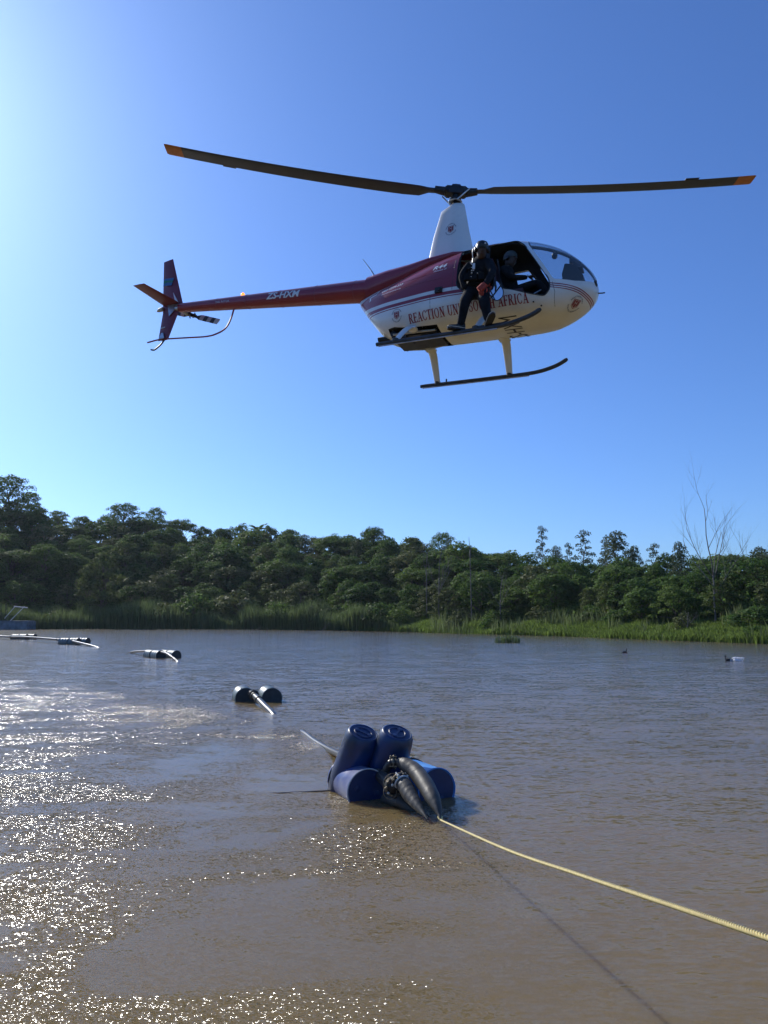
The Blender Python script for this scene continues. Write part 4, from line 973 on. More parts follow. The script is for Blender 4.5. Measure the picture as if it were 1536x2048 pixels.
def rounded(poly, r=.05, n=4):
    out = []; N = len(poly)
    for i in range(N):
        p = Vector(poly[i]); a = Vector(poly[i - 1]); c = Vector(poly[(i + 1) % N])
        da = (a - p); dc = (c - p); rr = min(r, da.length * .4, dc.length * .4)
        p0 = p + da.normalized() * rr; p1 = p + dc.normalized() * rr
        for k in range(n + 1):
            t = k / n; out.append(tuple((1 - t) ** 2 * p0 + 2 * t * (1 - t) * p + t * t * p1))
    return out
outer = body_mesh(-1.60, 2.365)
bvh = BVHTree.FromPolygons([v.co.copy() for v in outer.vertices], [tuple(p.vertices) for p in outer.polygons])
DOOR = rounded([(.30, 1.73), (1.20, 1.73), (1.34, 1.56), (1.755, .84), (1.77, .70), (1.69, .60), (1.50, .64), (1.04, .79), (.50, .79), (.34, .95)], .06)
WS = rounded([(1.24, 2.1), (1.40, 1.56), (1.815, .845), (2.10, .835), (2.25, .86), (2.36, .90), (2.6, .95), (2.6, 2.1)], .03)
FARWIN = rounded([(.86, 1.40), (.84, 1.62), (1.18, 1.62), (1.36, 1.36)], .03)
FARWIN2 = rounded([(.08, 1.25), (.10, 1.56), (.5, 1.60), (.5, 1.20)], .04)
FARTOP = rounded([(.88, 1.64), (.92, 1.80), (1.10, 1.80), (1.14, 1.64)], .02)
cavity = body_mesh(.10, 2.335, .035, .56, 60, 56)
vent = [(-.92, .3), (-.92, .55), (-.05, .55), (-.05, .3)]
shell = boolean(outer.copy(), [('DIFFERENCE', cavity), ('DIFFERENCE', prism_me(DOOR, -1.2, -.30)), ('DIFFERENCE', prism_me(WS, -1.2, 1.2)),
    ('DIFFERENCE', prism_me(FARWIN, .25, 1.2)), ('DIFFERENCE', prism_me(FARWIN2, .25, 1.2)), ('DIFFERENCE', prism_me(vent, -.40, .40))])
def depth_in(p):
    r = bvh.find_nearest(p); return (p - r[0]).length
fus = link('fuselage', shell, [M['livery'], M['dark'], M['white']], heli)
mi = []
for p in shell.polygons:
    d = depth_in(p.center)
    mi.append(0 if d < .004 else (2 if d < .03 and p.center.x > .2 and p.center.z > .5 else 1))
shell.polygons.foreach_set('material_index', mi)
shell.polygons.foreach_set('use_smooth', [True] * len(mi)); shell.set_sharp_from_angle(angle=R(35))
# acrylic
cav2 = body_mesh(-1.2, 2.355, .012, None, 60, 56)
ws = boolean(outer.copy(), [('DIFFERENCE', cav2), ('INTERSECT', prism_me(WS, -1.2, 1.2))])
wso = link('windshield', ws, M['glass'], heli, True, 35)
for P, y0 in ((FARWIN, .25), (FARWIN2, .25)):
    fw = boolean(outer.copy(), [('DIFFERENCE', cav2), ('INTERSECT', prism_me(P, y0, 1.2))])
    link('side_window', fw, M['glass'], heli, True, 35)
def on_surface(x, z, side=-1, off=.004):
    h = bvh.ray_cast(Vector((x, 3 * side, z)), Vector((0, -side, 0)))
    return Vector((x, h[0].y + side * off, z)) if h[0] else None
def top_surface(x, y, off=.0):
    h = bvh.ray_cast(Vector((x, y, 5)), Vector((0, 0, -1))); return h[0] + Vector((0, 0, off)) if h[0] else None
# windshield centre bow and edge seals
b = MB(); pts = []
for i in range(22):
    x = 1.26 + (2.33 - 1.26) * (1 - (1 - i / 21) ** 1.3)
    h = bvh.ray_cast(Vector((x, 0, 5)), Vector((0, 0, -1)))
    if h[0]: pts.append(h[0] + Vector((0, 0, .004)))
b.tube(pts, .017, 6, squash=(.6, 1.3), ref=(0, 0, 1)); b.build('windshield_bow', M['white'], wso)
b = MB(); b.tube([p - Vector((0, 0, .03)) for p in pts], .017, 6); b.build('windshield_bow', M['black'], wso)
# door frame seal running round the opening
b = MB(); pts = []
for (x, z) in DOOR + DOOR[:1]:
    s_ = on_surface(x, z, -1, .002)
    if s_: pts.append(s_)
b.tube(pts, .009, 6, caps=False); b.build('door_seal', M['black'], fus)
# panel seams on the side
def seam(pts2, r=.004, m='black'):
    b = MB(); q = []
    for i in range(len(pts2) - 1):
        for k in range(6):
            t = k / 5; x = pts2[i][0] * (1 - t) + pts2[i + 1][0] * t; z = pts2[i][1] * (1 - t) + pts2[i + 1][1] * t
            s_ = on_surface(x, z, -1, .0005)
            if s_: q.append(s_)
    b.tube(q, r, 4); b.build('panel_seam', M[m], fus)
seam([(-.95, 1.30), (.22, 1.30)], .003, 'fin'); seam([(.26, 1.6), (.27, .9)], .003)
seam([(-.10, .58), (-.10, .88)], .003); seam([(1.80, .80), (1.83, .66), (1.80, .50)], .003); seam([(-.6, 1.16), (.1, 1.15)], .003, 'fin')
# cream lower rear corner panel
b = MB(); P = [(-1.57, 1.21), (-1.22, 1.36), (-1.14, 1.32), (-1.18, 1.24), (-1.32, 1.13), (-1.50, 1.08)]
ctr = (-1.34, 1.22); vs = []
for q in [ctr] + P: 
    s_ = on_surface(q[0], q[1], -1, .005); vs.append(s_ if s_ else Vector((q[0], -.2, q[1])))
b.add(vs, [(0, i, i % 6 + 1) for i in range(1, 7)]); b.build('corner_panel', M['white'], fus)
# latch block and fasteners on the side
b = MB(); s_ = on_surface(.05, .93, -1, .012); b.box(s_, (.12, .045, .085)); b.box(s_ + Vector((.02, -.03, 0)), (.05, .03, .04)); b.build('cargo_hook_box', M['black'], fus)
for (x, z) in ((1.62, .50), (1.52, .54)):
    s_ = on_surface(x, z); b = MB(); b.lathe([(.013, 0), (.013, .008), (.006, .012)], 8, mat=Matrix.Translation(s_) @ Matrix.Rotation(R(90), 4, 'X')); b.build('drain_fitting', M['black'], fus)
# pitot tube and landing light at the nose
b = MB(); b.tube([(2.34, .0, .80), (2.42, .0, .79), (2.46, .0, .79)], .011, 6); b.build('pitot_tube', M['black'], fus)
b = MB(); b.lathe([(.05, 0), (.05, .02), (.03, .035)], 14, mat=Matrix.Translation((2.33, -.10, .90)) @ Matrix.Rotation(R(75), 4, 'Y')); b.build('landing_light', M['black'], fus)
# engine recess: engine block, muffler, cooling shroud, cross tubes
b = MB()
b.box((-.50, 0, .52), (.42, .5, .13)); b.box((-.50, .22, .50), (.30, .12, .10)); b.box((-.50, -.24, .50), (.30, .12, .10))
b.tube([(-.86, -.30, .49), (-.86, .30, .49)], .05, 10); b.build('engine', M['black'], heli)
b = MB(); b.tube([(-.12, -.28, .46), (-.5, -.33, .45), (-.85, -.30, .47)], .022, 8); b.tube([(-.12, .28, .46), (-.5, .33, .45), (-.85, .30, .47)], .022, 8); b.build('engine_mount', M['metal'], heli)
b = MB(); b.box((-.5, 0, .445), (.80, .52, .03)); b.box((-.72, -.1, .43), (.22, .3, .03)); b.box((-.24, .0, .43), (.3, .46, .03)); b.build('belly_cover', M['black'], heli)
b = MB(); b.tube([(-1.0, -.10, .50), (-1.14, -.14, .50), (-1.20, -.15, .49)], [.045, .045, .047], 12); b.build('exhaust_pipe', M['black'], heli)
# rear cowl between mast and boom
b = MB(); sec = [(.42, 1.80, .17, .05), (.1, 1.79, .26, .07), (-.3, 1.73, .29, .12), (-.7, 1.66, .27, .16), (-1.1, 1.62, .25, .19), (-1.5, 1.56, .225, .205)]
vs = []; n = 28
for x, z, w_, h_ in sec:
    for k in range(n):
        a_ = 2 * math.pi * k / n; vs.append((x, w_ * math.cos(a_), z + h_ * math.sin(a_) * (1 if math.sin(a_) > 0 else 1.6)))
fs = [(i * n + k, i * n + (k + 1) % n, (i + 1) * n + (k + 1) % n, (i + 1) * n + k) for i in range(len(sec) - 1) for k in range(n)]
fs += [tuple(range(n)), tuple((len(sec) - 1) * n + k for k in range(n))]
b.add(vs, fs); b.build('engine_cowl', M['red'], heli)
# mast fairing
b = MB(); n = 32; vs = []
lv = [(1.70, -.47, .42, .150), (1.9, -.43, .37, .135), (2.3, -.365, .275, .105), (2.72, -.265, .185, .085), (2.80, -.25, .165, .080), (2.83, -.19, .13, .07)]
for z, xa, xf, th in lv:
    for k in range(n):
        a_ = 2 * math.pi * k / n; u = (1 + math.cos(a_)) / 2  # 1 at the front
        prof = (math.sin(math.pi * min(1, (1 - u) / .42) / 2) if u > .58 else (u / .58) ** .75)
        x = xa + (xf - xa) * u
        vs.append((x, math.copysign(th * prof, math.sin(a_)) if abs(math.sin(a_)) > 1e-6 else 0, z + (.05 * (u - .5) if z > 2.5 else 0)))
fs = [(i * n + k, i * n + (k + 1) % n, (i + 1) * n + (k + 1) % n, (i + 1) * n + k) for i in range(len(lv) - 1) for k in range(n)] + [tuple(range(n)), tuple((len(lv) - 1) * n + k for k in range(n))]
b.add(vs, fs); mf = b.build('mast_fairing', M['white'], heli, True, 50)
# rotor head
ZH = 3.10
b = MB(); b.lathe([(.045, 2.78), (.045, 2.9), (.075, 2.9), (.075, 2.96), (.06, 2.97), (.06, 3.04), (.08, 3.06)], 18)
b.torus((0, 0, 2.93), (0, 0, 1), .085, .02, 20, 6); b.build('rotor_mast', M['black'], heli)
PSI = .452; dirv = Vector((math.cos(PSI), math.sin(PSI), 0)); perp = Vector((-math.sin(PSI), math.cos(PSI), 0))
rot = Matrix((dirv, perp, Vector((0, 0, 1)))).transposed()
b = MB(); b.box((0, 0, ZH), (.32, .17, .13), rot); b.box((0, 0, ZH + .08), (.18, .18, .06), rot, taper=.7)
for s_ in (-1, 1):
    b.tube([dirv * s_ * .15 + Vector((0, 0, ZH)) - perp * .10, dirv * s_ * .15 + Vector((0, 0, ZH)) + perp * .10], .045, 10)
    b.tube([dirv * s_ * .18 + Vector((0, 0, ZH)), dirv * s_ * .36 + Vector((0, 0, ZH + .03))], [.075, .058], 12)
b.tube([(0, 0, ZH), (0, 0, ZH + .13)], [.06, .045], 10); hub = b.build('rotor_hub', M['black'], heli, True, 35)
for s_ in (-1, 1):
    b = MB(); b.tube([dirv * s_ * .02 + perp * (-.12) * s_ + Vector((0, 0, 2.88)), dirv * s_ * .22 - perp * .13 * s_ + Vector((0, 0, ZH - .01))], .013, 8)
    b.build('pitch_link', M['metal'], hub)
b = MB(); b.torus((0, 0, 2.90), (0.05, -.04, 1), .11, .012, 22, 6); b.tube([(-.09, -.06, 2.86), (-.05, -.09, 2.95)], .02, 8); b.build('swashplate', M['metal'], hub)
# blades
def bz_(r): return ZH + .055 * r + .0105 * r * r
def blade(s_):
    root = None
    def sect(r, ch, th, tw, off=0):
        c = dirv * s_ * r + Vector((0, 0, bz_(r))); e = perp * s_  # leading edge direction (counter-clockwise rotation)
        out = []
        for u, t in ((-.25, .0), (-.22, .45), (-.1, .9), (.1, 1), (.4, .7), (.75, .12), (.4, -.5), (.1, -.8), (-.1, -.75), (-.22, -.4)):
            q = e * (-(u) * ch + off) + Vector((0, 0, t * th / 2))
            q = Matrix.Rotation(tw * s_, 3, dirv) @ q
            out.append(c + q)
        return out
    def loft(secs, name, m_, parent):
        b = MB(); vs = []; n = 10
        for q in secs: vs += q
        fs = [(i * n + k, i * n + (k + 1) % n, (i + 1) * n + (k + 1) % n, (i + 1) * n + k) for i in range(len(secs) - 1) for k in range(n)] + [tuple(range(n)), tuple((len(secs) - 1) * n + k for k in range(n))]
        b.add(vs, fs); return b.build(name, m_, parent, True, 30)
    tw = lambda r: R(9 - 1.2 * r)
    secs = [sect(.34, .11, .07, tw(.4)), sect(.46, .12, .06, tw(.4)), sect(.62, .235, .035, tw(.6))]
    secs += [sect(r, .255, .03, tw(r)) for r in np.linspace(.9, 4.73, 14)]
    root = loft(secs, 'rotor_blade', M['blade'], heli)
    loft([sect(r, .255 - (.02 if r > 5 else 0), .031 - (.008 if r > 5 else 0), tw(r)) for r in (4.73, 4.9, 4.99, 5.03)], 'blade_tip', M['orange'], root)
    # trim tab on the trailing edge
    b = MB(); e = perp * s_
    c = [dirv * s_ * 4.05 + Vector((0, 0, bz_(4.05))), dirv * s_ * 3.82 + Vector((0, 0, bz_(3.82)))]
    vs = []
    for q in c:
        for o_, z_ in ((-.17, 0), (-.225, -.004)):
            for dz in (.003, -.003): vs.append(q + e * o_ + Vector((0, 0, z_ + dz)))
    b.add(vs, [(0, 2, 3, 1), (4, 5, 7, 6), (0, 1, 5, 4), (2, 6, 7, 3), (0, 4, 6, 2), (1, 3, 7, 5)]); b.build('trim_tab', M['black'], root, False)
blade(1); blade(-1)
# tail boom
BA, BBk = Vector((-1.35, 0, 1.515)), Vector((-5.80, 0, 1.93))
b = MB(); NB = 26; pts = [BA.lerp(BBk, i / (NB - 1)) for i in range(NB)]
rb = [.205 - .115 * (i / (NB - 1)) for i in range(NB)]
b.tube(pts, rb, 28, ref=(0, 0, 1)); boom = b.build('tail_boom', M['red'], heli)
for t in (.09, .27, .45, .62, .78, .92):
    b = MB(); p = BA.lerp(BBk, t); b.torus(p, BBk - BA, .205 - .115 * t - .001, .0035, 26, 4); b.build('rivet_band', M['fin'], boom)
b = MB(); p = BA.lerp(BBk, .15)
for k in range(40):
    for t in (.085, .265, .445, .615):
        a_ = 2 * math.pi * k / 40; r_ = .205 - .115 * t; c = BA.lerp(BBk, t + .004); q = c + Vector((0, math.cos(a_) * r_, math.sin(a_) * r_)); b.box(q, (.007, .007, .007))
tag(b.build('rivet', M['fin'], boom, False), kind='stuff')
# gearbox and tail rotor (port side)
b = MB(); b.tube([(-5.78, 0, 1.93), (-5.95, 0, 1.94)], [.085, .05], 12); b.tube([(-5.80, 0, 1.92), (-5.80, .22, 1.92)], .05, 12); b.lathe([(.03, 0), (.05, .05), (.02, .09)], 10, mat=Matrix.Translation((-5.95, 0, 1.94)) @ Matrix.Rotation(R(-90), 4, 'Y'))
b.build('tail_gearbox', M['metal'], heli)
tr = empty('tail_rotor', (-5.72, .26, 1.89), parent=heli)
ang = math.atan2(-.235, .66)
tdir = Vector((math.cos(ang), 0, math.sin(ang))); tper = Vector((-math.sin(ang), 0, math.cos(ang)))
b = MB(); b.box((0, 0, 0), (.22, .06, .06), Matrix((tdir, Vector((0, 1, 0)), tper)).transposed()); b.tube([(0, -.08, 0), (0, .06, 0)], .035, 10)
b.tube([(.05, .02, .05), (.1, .03, -.04)], .012, 6); b.tube([(-.05, .02, -.05), (-.1, .03, .04)], .012, 6); b.build('tail_hub', M['black'], tr)
for s_ in (1, -1):
    for k, (r0, r1) in enumerate(((.12, .23), (.23, .33), (.33, .43), (.43, .53), (.53, .63), (.63, .735))):
        b = MB(); w0 = .028 if k == 0 else .065; w1 = .065
        vs = []
        for r_, w_ in ((r0, w0), (r1, w1)):
            c = tdir * s_ * r_
            for u, t in ((1, 0), (.4, .012), (-1, 0), (.4, -.012)): vs.append(c + tper * u * w_ + Vector((0, t + .02 + u * .018 * s_, 0)))
        b.add(vs, [(0, 1, 5, 4), (1, 2, 6, 5), (2, 3, 7, 6), (3, 0, 4, 7), (0, 3, 2, 1), (4, 5, 6, 7)])
        b.build('tail_blade_section', M['black'] if k % 2 == 0 else M['pole'], tr, True, 30)
# fins
def slab(name, quad, th, parent, m_, fn, n=6):
    """quad: root LE, tip LE, tip TE, root TE in 2-D; airfoil thickness th"""
    b = MB(); vs = []; q = [Vector(p) for p in quad]; K = 12
    for i in range(n):
        t = i / (n - 1); le = q[0].lerp(q[1], t); te = q[3].lerp(q[2], t); tt = th * (1 - .35 * t)
        if i == n - 1: tt *= .35
        for k in range(K):
            a_ = 2 * math.pi * k / K; u = (1 - math.cos(a_)) / 2; y = math.sin(a_) * tt / 2 * (1.2 - .6 * u)
            p = le.lerp(te, u); vs.append(fn(p.x, p.y, y))
    fs = [(i * K + k, i * K + (k + 1) % K, (i + 1) * K + (k + 1) % K, (i + 1) * K + k) for i in range(n - 1) for k in range(K)] + [tuple(range(K)), tuple((n - 1) * K + k for k in range(K))]
    b.add(vs, fs); return b.build(name, m_, parent, True, 50)
V = lambda x, z, y: (x, y, z)
uf = slab('upper_fin', [(-5.70, 1.90), (-6.17, 3.09), (-6.41, 3.06), (-6.25, 1.90)], .06, heli, M['fin'], V)
lf = slab('lower_fin', [(-5.78, 2.0), (-6.01, 1.28), (-6.27, 1.28), (-6.24, 2.0)], .06, heli, M['fin'], V)
st = slab('stabiliser', [(-5.80, .0), (-5.96, -.86), (-6.24, -.87), (-6.22, .0)], .05, heli, M['fin'], lambda x, y, z: (x, y, 2.03 + z - .01 * y))
b = MB(); b.prism([(-6.0, 2.28), (-5.82, 2.02), (-5.93, 2.10)], -.05, -.035, lambda x, z, w: (x, w, z)); b.build('stabiliser_bracket', M['white'], uf, False)
b = MB(); b.prism([(-6.10, 2.02), (-5.78, 2.0), (-6.02, 1.76)], -.055, -.035, lambda x, z, w: (x, w, z)); b.build('stabiliser_bracket', M['metal'], lf, False)
b = MB(); b.tube([(-6.24, -.02, 1.97), (-6.33, -.03, 1.95), (-6.38, -.03, 1.93)], [.045, .04, .012], 10); b.build('tail_light', M['pole'], lf)
b = MB(); b.prism([(-6.22, 1.30), (-6.08, 1.30), (-6.12, 1.42), (-6.17, 1.42)], -.05, .05, lambda x, z, w: (x, w, z)); b.build('skid_clamp', M['metal'], lf, False)
# small flag decals on the fin
b = MB(); b.prism([(-6.30, 2.48), (-6.08, 2.46), (-6.04, 2.62), (-6.29, 2.64)], -.040, -.034, lambda x, z, w: (x, w, z))
flag_m = [mat('flag_blue', (.04, .16, .36), .5), mat('flag_green', (.03, .24, .14), .5), mat('flag_white', (.5, .5, .5), .5)]
fl = b.build('flag_decal', flag_m[0], uf, False)
b = MB(); b.prism([(-6.30, 2.53), (-6.20, 2.545), (-6.06, 2.52), (-6.055, 2.565), (-6.19, 2.585), (-6.295, 2.60)], -.044, -.041, lambda x, z, w: (x, w, z)); b.build('flag_band', flag_m[1], fl, False)
b = MB(); b.prism([(-6.215, 1.52), (-6.10, 1.53), (-6.10, 1.555), (-6.215, 1.545)], -.040, -.034, lambda x, z, w: (x, w, z)); b.build('decal', flag_m[2], lf, False)
# tail guard and skid
b = MB(); b.tube(smooth_path([(-4.44, 0, 1.70), (-4.50, .0, 1.46), (-4.60, .0, 1.30), (-4.80, .0, 1.22), (-5.05, 0, 1.20), (-5.57, 0, 1.25), (-6.09, 0, 1.30), (-6.30, 0, 1.31), (-6.55, 0, 1.29)], 34), .016, 8)
b.build('tail_guard', M['red'], heli)
b = MB(); b.tube(smooth_path([(-6.10, 0, 1.30), (-6.18, 0, 1.20), (-6.30, 0, 1.12), (-6.36, 0, 1.10), (-6.43, 0, 1.12)], 14), .017, 8); b.build('tail_skid', M['black'], heli)
# antenna, beacon
b = MB(); b.tube([(-1.38, 0, 1.70), (-1.52, 0, 1.93), (-1.70, 0, 2.18)], [.018, .011, .005], 6); b.lathe([(.05, 0), (.045, .02), (.015, .03)], 10, mat=Matrix.Translation((-1.36, 0, 1.70))); b.build('antenna', M['metal'], heli)
b = MB(); b.lathe([(.035, 0), (.04, .02), (.036, .06), (.015, .085)], 12, mat=Matrix.Translation((-4.27, 0, 1.905))); bc = b.build('beacon', M['beacon'], heli)
b = MB(); b.lathe([(.045, -.03), (.045, .005)], 12, mat=Matrix.Translation((-4.27, 0, 1.90))); b.build('beacon_base', M['metal'], bc)
# skids
def skid(s_):
    y = s_ * .89
    pts = smooth_path([(-.84, y, .03), (-.4, y, .03), (.4, y, .03), (1.0, y, .035), (1.25, y, .05), (1.45, y, .09), (1.60, y * .995, .14), (1.73, y * .99, .21)], 30)
    b = MB(); b.tube(pts, [.030] + [.033] * 28 + [.02], 10); o = b.build('skid', M['skid'], heli)
    b = MB(); b.tube([(-.80, y, -.004), (.5, y, -.004), (1.1, y, .0)], .012, 6); b.build('skid_shoe', M['metal'], o)
    b = MB(); b.box((-.36, y, .085), (.02, .02, .06)); b.build('tie_down_lug', M['black'], o)
    for (xa, xb) in ((-.48, -.52), (.81, .77)):
        b = MB(); b.tube(smooth_path([(xa, s_ * .30, .47), (xa, s_ * .50, .44), (xa - .02, s_ * .70, .26), (xb, s_ * .88, .05)], 10), [.085, .083, .080, .078, .074, .070, .066, .062, .058, .055], 12, squash=(.95, .38), ref=(1, 0, 0))
        stt = b.build('skid_strut', M['white'], heli)
        b = MB(); b.lathe([(.04, 0), (.052, .02), (.052, .06), (.03, .075)], 12, mat=Matrix.Translation((xb, s_ * .885, .02))); b.build('strut_shoe', M['skid'], stt)
        b = MB(); b.box((xa, s_ * .42, .465), (.18, .10, .03)); b.build('strut_fairing', M['white'], stt)
skid(-1); skid(1)
b = MB(); b.box((1.05, -.80, .10), (.50, .12, .014)); b.tube([(.8, -.86, .08), (1.3, -.86, .09)], .012, 6); b.build('boarding_step', M['skid'], heli, False)
# interior
b = MB(); fx = np.linspace(.14, 1.88, 14); P_ = [(x, -(_spl(x, 3) * (.84 - .12 * max(0, x - 1.2)) - .04)) for x in fx] + [(x, _spl(x, 3) * (.84 - .12 * max(0, x - 1.2)) - .04) for x in fx[::-1]]
b.prism(P_, .565, .585, lambda x, y, w_: (x, y, w_)); b.build('cabin_floor', M['dark'], heli, False)
def seat(x, y, h=.62):
    s_ = empty('seat', (x, y, .585), parent=heli)
    bm = MB(); bm.box((0, 0, .13), (.48, .47, .22), taper=.92); bm.build('seat_base', M['seat'], s_)
    bm = MB(); bm.box((-.26, 0, .25 + h / 2 - .03), (.12, .47, h), Matrix.Rotation(R(-12), 3, 'Y'), taper=.8); bm.build('seat_back', M['seat'], s_)
    for q in (-.12, .12):
        bm = MB(); bm.tube([(-.22, q, .85), (-.17, q * .9, .6), (-.10, q * .7, .30)], .014, 6); bm.build('seat_belt', M['black'], s_)
seat(1.12, -.26); seat(1.12, .27); seat(.42, .27, .72); seat(.42, -.27, .72)
b = MB(); sc_ = section(.17, .045, .58); b.prism([(q[1], q[2]) for q in sc_], .15, .19, lambda y, z, w_: (w_, y, z)); b.build('rear_bulkhead', M['dark'], heli, False)
b = MB(); b.box((.80, -.565, 1.12), (.05, .035, .92), Matrix.Rotation(R(-6), 3, 'X')); b.build('door_post', M['dark'], heli, False)
b = MB(); b.prism(rounded([(1.90, .70), (1.86, 1.10), (1.90, 1.27), (2.06, 1.22), (2.18, 1.02), (2.20, .78)], .02), -.20, .14, XZ); pn = b.build('instrument_panel', M['black'], heli, True, 30)
b = MB(); b.prism(rounded([(2.02, 1.24), (2.00, 1.34), (2.12, 1.32), (2.14, 1.22)], .02), -.1, .1, XZ); b.build('glare_shield', M['black'], pn)
b = MB()
for k, (yy, zz) in enumerate(((-.14, 1.18), (-.02, 1.18), (.1, 1.18), (-.14, 1.04), (-.02, 1.04), (.1, 1.04))): b.lathe([(.045, 0), (.045, .006), (.038, .008)], 14, mat=Matrix.Translation((1.882, yy, zz)) @ Matrix.Rotation(R(-90), 4, 'Y'))
b.build('dial', M['metal'], pn)
b = MB(); b.box((1.90, 0, .66), (.30, .30, .12)); b.build('console_base', M['black'], pn, False)
b = MB(); b.lathe([(.03, 0), (.045, .02), (.045, .07), (.025, .085)], 12, mat=Matrix.Translation((1.70, 0, 1.51))); b.tube([(1.7, 0, 1.56), (1.7, 0, 1.65)], .014, 6); b.build('compass', M['black'], wso)
b = MB(); b.box((1.97, 0, 1.40), (.07, .08, .07)); b.tube([(1.97, 0, 1.42), (1.97, 0, 1.47)], .02, 8); b.build('camera_mount', M['black'], wso)
b = MB(); b.tube(smooth_path([(1.45, 0, .62), (1.42, 0, .95), (1.42, 0, 1.10), (1.40, -.1, 1.13), (1.36, -.30, 1.12)], 16), .014, 8); b.build('cyclic_stick', M['metal'], heli)
b = MB(); b.prism([(1.48, .66), (1.62, .72), (1.63, .735), (1.49, .675)], -.5, -.47, XZ); b.build('door_sill_latch', M['metal'], heli, False)

# lettering -----------------------------------------------------------
def serif(txt):
    """2-D quads for condensed serif capitals, height 1"""
    T, t, s_ = .17, .075, .06
    G = {
     'I': (.34, [('v', .17, 0, 1, T)], [(.17, 0), (.17, 1)]),
     'T': (.62, [('v', .31, 0, 1, T), ('h', .02, .60, .96, t), ('v', .05, .78, 1, t), ('v', .57, .78, 1, t)], [(.31, 0)]),
     'E': (.58, [('v', .15, 0, 1, T), ('h', .1, .52, .96, t), ('h', .1, .42, .50, t), ('h', .1, .54, .04, t), ('v', .51, .78, 1, t), ('v', .53, 0, .24, t), ('v', .41, .4, .6, t)], [(.15, 0), (.15, 1)]),
     'F': (.56, [('v', .15, 0, 1, T), ('h', .1, .52, .96, t), ('h', .1, .42, .50, t), ('v', .51, .76, 1, t), ('v', .41, .4, .6, t)], [(.15, 0), (.15, 1)]),
     'H': (.70, [('v', .16, 0, 1, T), ('v', .54, 0, 1, T), ('h', .16, .54, .5, t)], [(.16, 0), (.16, 1), (.54, 0), (.54, 1)]),
     'N': (.72, [('v', .14, 0, 1, t), ('v', .58, 0, 1, t), ('d', .14, 1, .58, 0, T)], [(.14, 0), (.14, 1), (.58, 1)]),
     'A': (.70, [('d', .12, 0, .35, 1, t), ('d', .35, 1, .58, 0, T), ('h', .2, .52, .32, t)], [(.12, 0), (.58, 0)]),
     'R': (.68, [('v', .15, 0, 1, T), ('a', .28, .74, .22, .26, -90, 90, T * .8), ('h', .12, .32, .97, t), ('h', .12, .32, .50, t), ('d', .34, .5, .58, 0, T)], [(.15, 0), (.15, 1), (.6, 0)]),
     'C': (.64, [('a', .34, .5, .26, .47, 50, 310, T * .85), ('v', .55, .68, .95, t), ('v', .55, .08, .28, t)], []),
     'O': (.72, [('a', .36, .5, .27, .47, 0, 360, T * .8)], []),
     'U': (.70, [('v', .15, .3, 1, T), ('v', .57, .3, 1, t), ('a', .35, .3, .21, .27, 180, 360, T * .75)], [(.15, 1), (.57, 1)]),
     'S': (.56, [('a', .28, .74, .19, .22, 40, 270, T * .75), ('a', .28, .27, .19, .24, -140, 90, T * .75), ('v', .47, .72, .95, t), ('v', .07, .06, .28, t)], []),
     ' ': (.30, [], []),
    }
    Q = []; x = 0
    for ch in txt:
        w_, st_, sf = G[ch]
        for k in st_:
            if k[0] == 'v': _, cx, y0, y1, tt = k; Q.append([(x + cx - tt / 2, y0), (x + cx + tt / 2, y0), (x + cx + tt / 2, y1), (x + cx - tt / 2, y1)])
            elif k[0] == 'h': _, x0, x1, cy, tt = k; Q.append([(x + x0, cy - tt / 2), (x + x1, cy - tt / 2), (x + x1, cy + tt / 2), (x + x0, cy + tt / 2)])
            elif k[0] == 'd': _, x0, y0, x1, y1, tt = k; Q.append([(x + x0 - tt / 2, y0), (x + x0 + tt / 2, y0), (x + x1 + tt / 2, y1), (x + x1 - tt / 2, y1)])
            else:
                _, cx, cy, rx, ry, a0, a1, tt = k; nn = 14
                for i in range(nn):
                    A0, A1 = R(a0 + (a1 - a0) * i / nn), R(a0 + (a1 - a0) * (i + 1) / nn)
                    def pt(A, o): return (x + cx + math.cos(A) * (rx + o * tt / 2), cy + math.sin(A) * (ry + o * tt * .25))
                    Q.append([pt(A0, -1), pt(A0, 1), pt(A1, 1), pt(A1, -1)])
        for (cx, cy) in sf: Q.append([(x + cx - .15, cy - (s_ if cy else 0)), (x + cx + .15, cy - (s_ if cy else 0)), (x + cx + .15, cy + (0 if cy else s_)), (x + cx - .15, cy + (0 if cy else s_))])
        x += w_ + .06
    return Q, x
def font_tris(txt, shear=0.0, bold=0.0, spacing=1.0):
    cu = bpy.data.curves.new('t', 'FONT'); cu.body = txt; cu.shear = shear; cu.offset = bold; cu.space_character = spacing; cu.resolution_u = 3
    o = bpy.data.objects.new('t', cu); COL.objects.link(o)
    dg = bpy.context.evaluated_depsgraph_get(); dg.update(); me = bpy.data.meshes.new_from_object(o.evaluated_get(dg)); bpy.data.objects.remove(o)
    Q = [[(me.vertices[i].co.x, me.vertices[i].co.y) for i in p.vertices] for p in me.polygons]
    return Q, max((v.co.x for v in me.vertices), default=1)
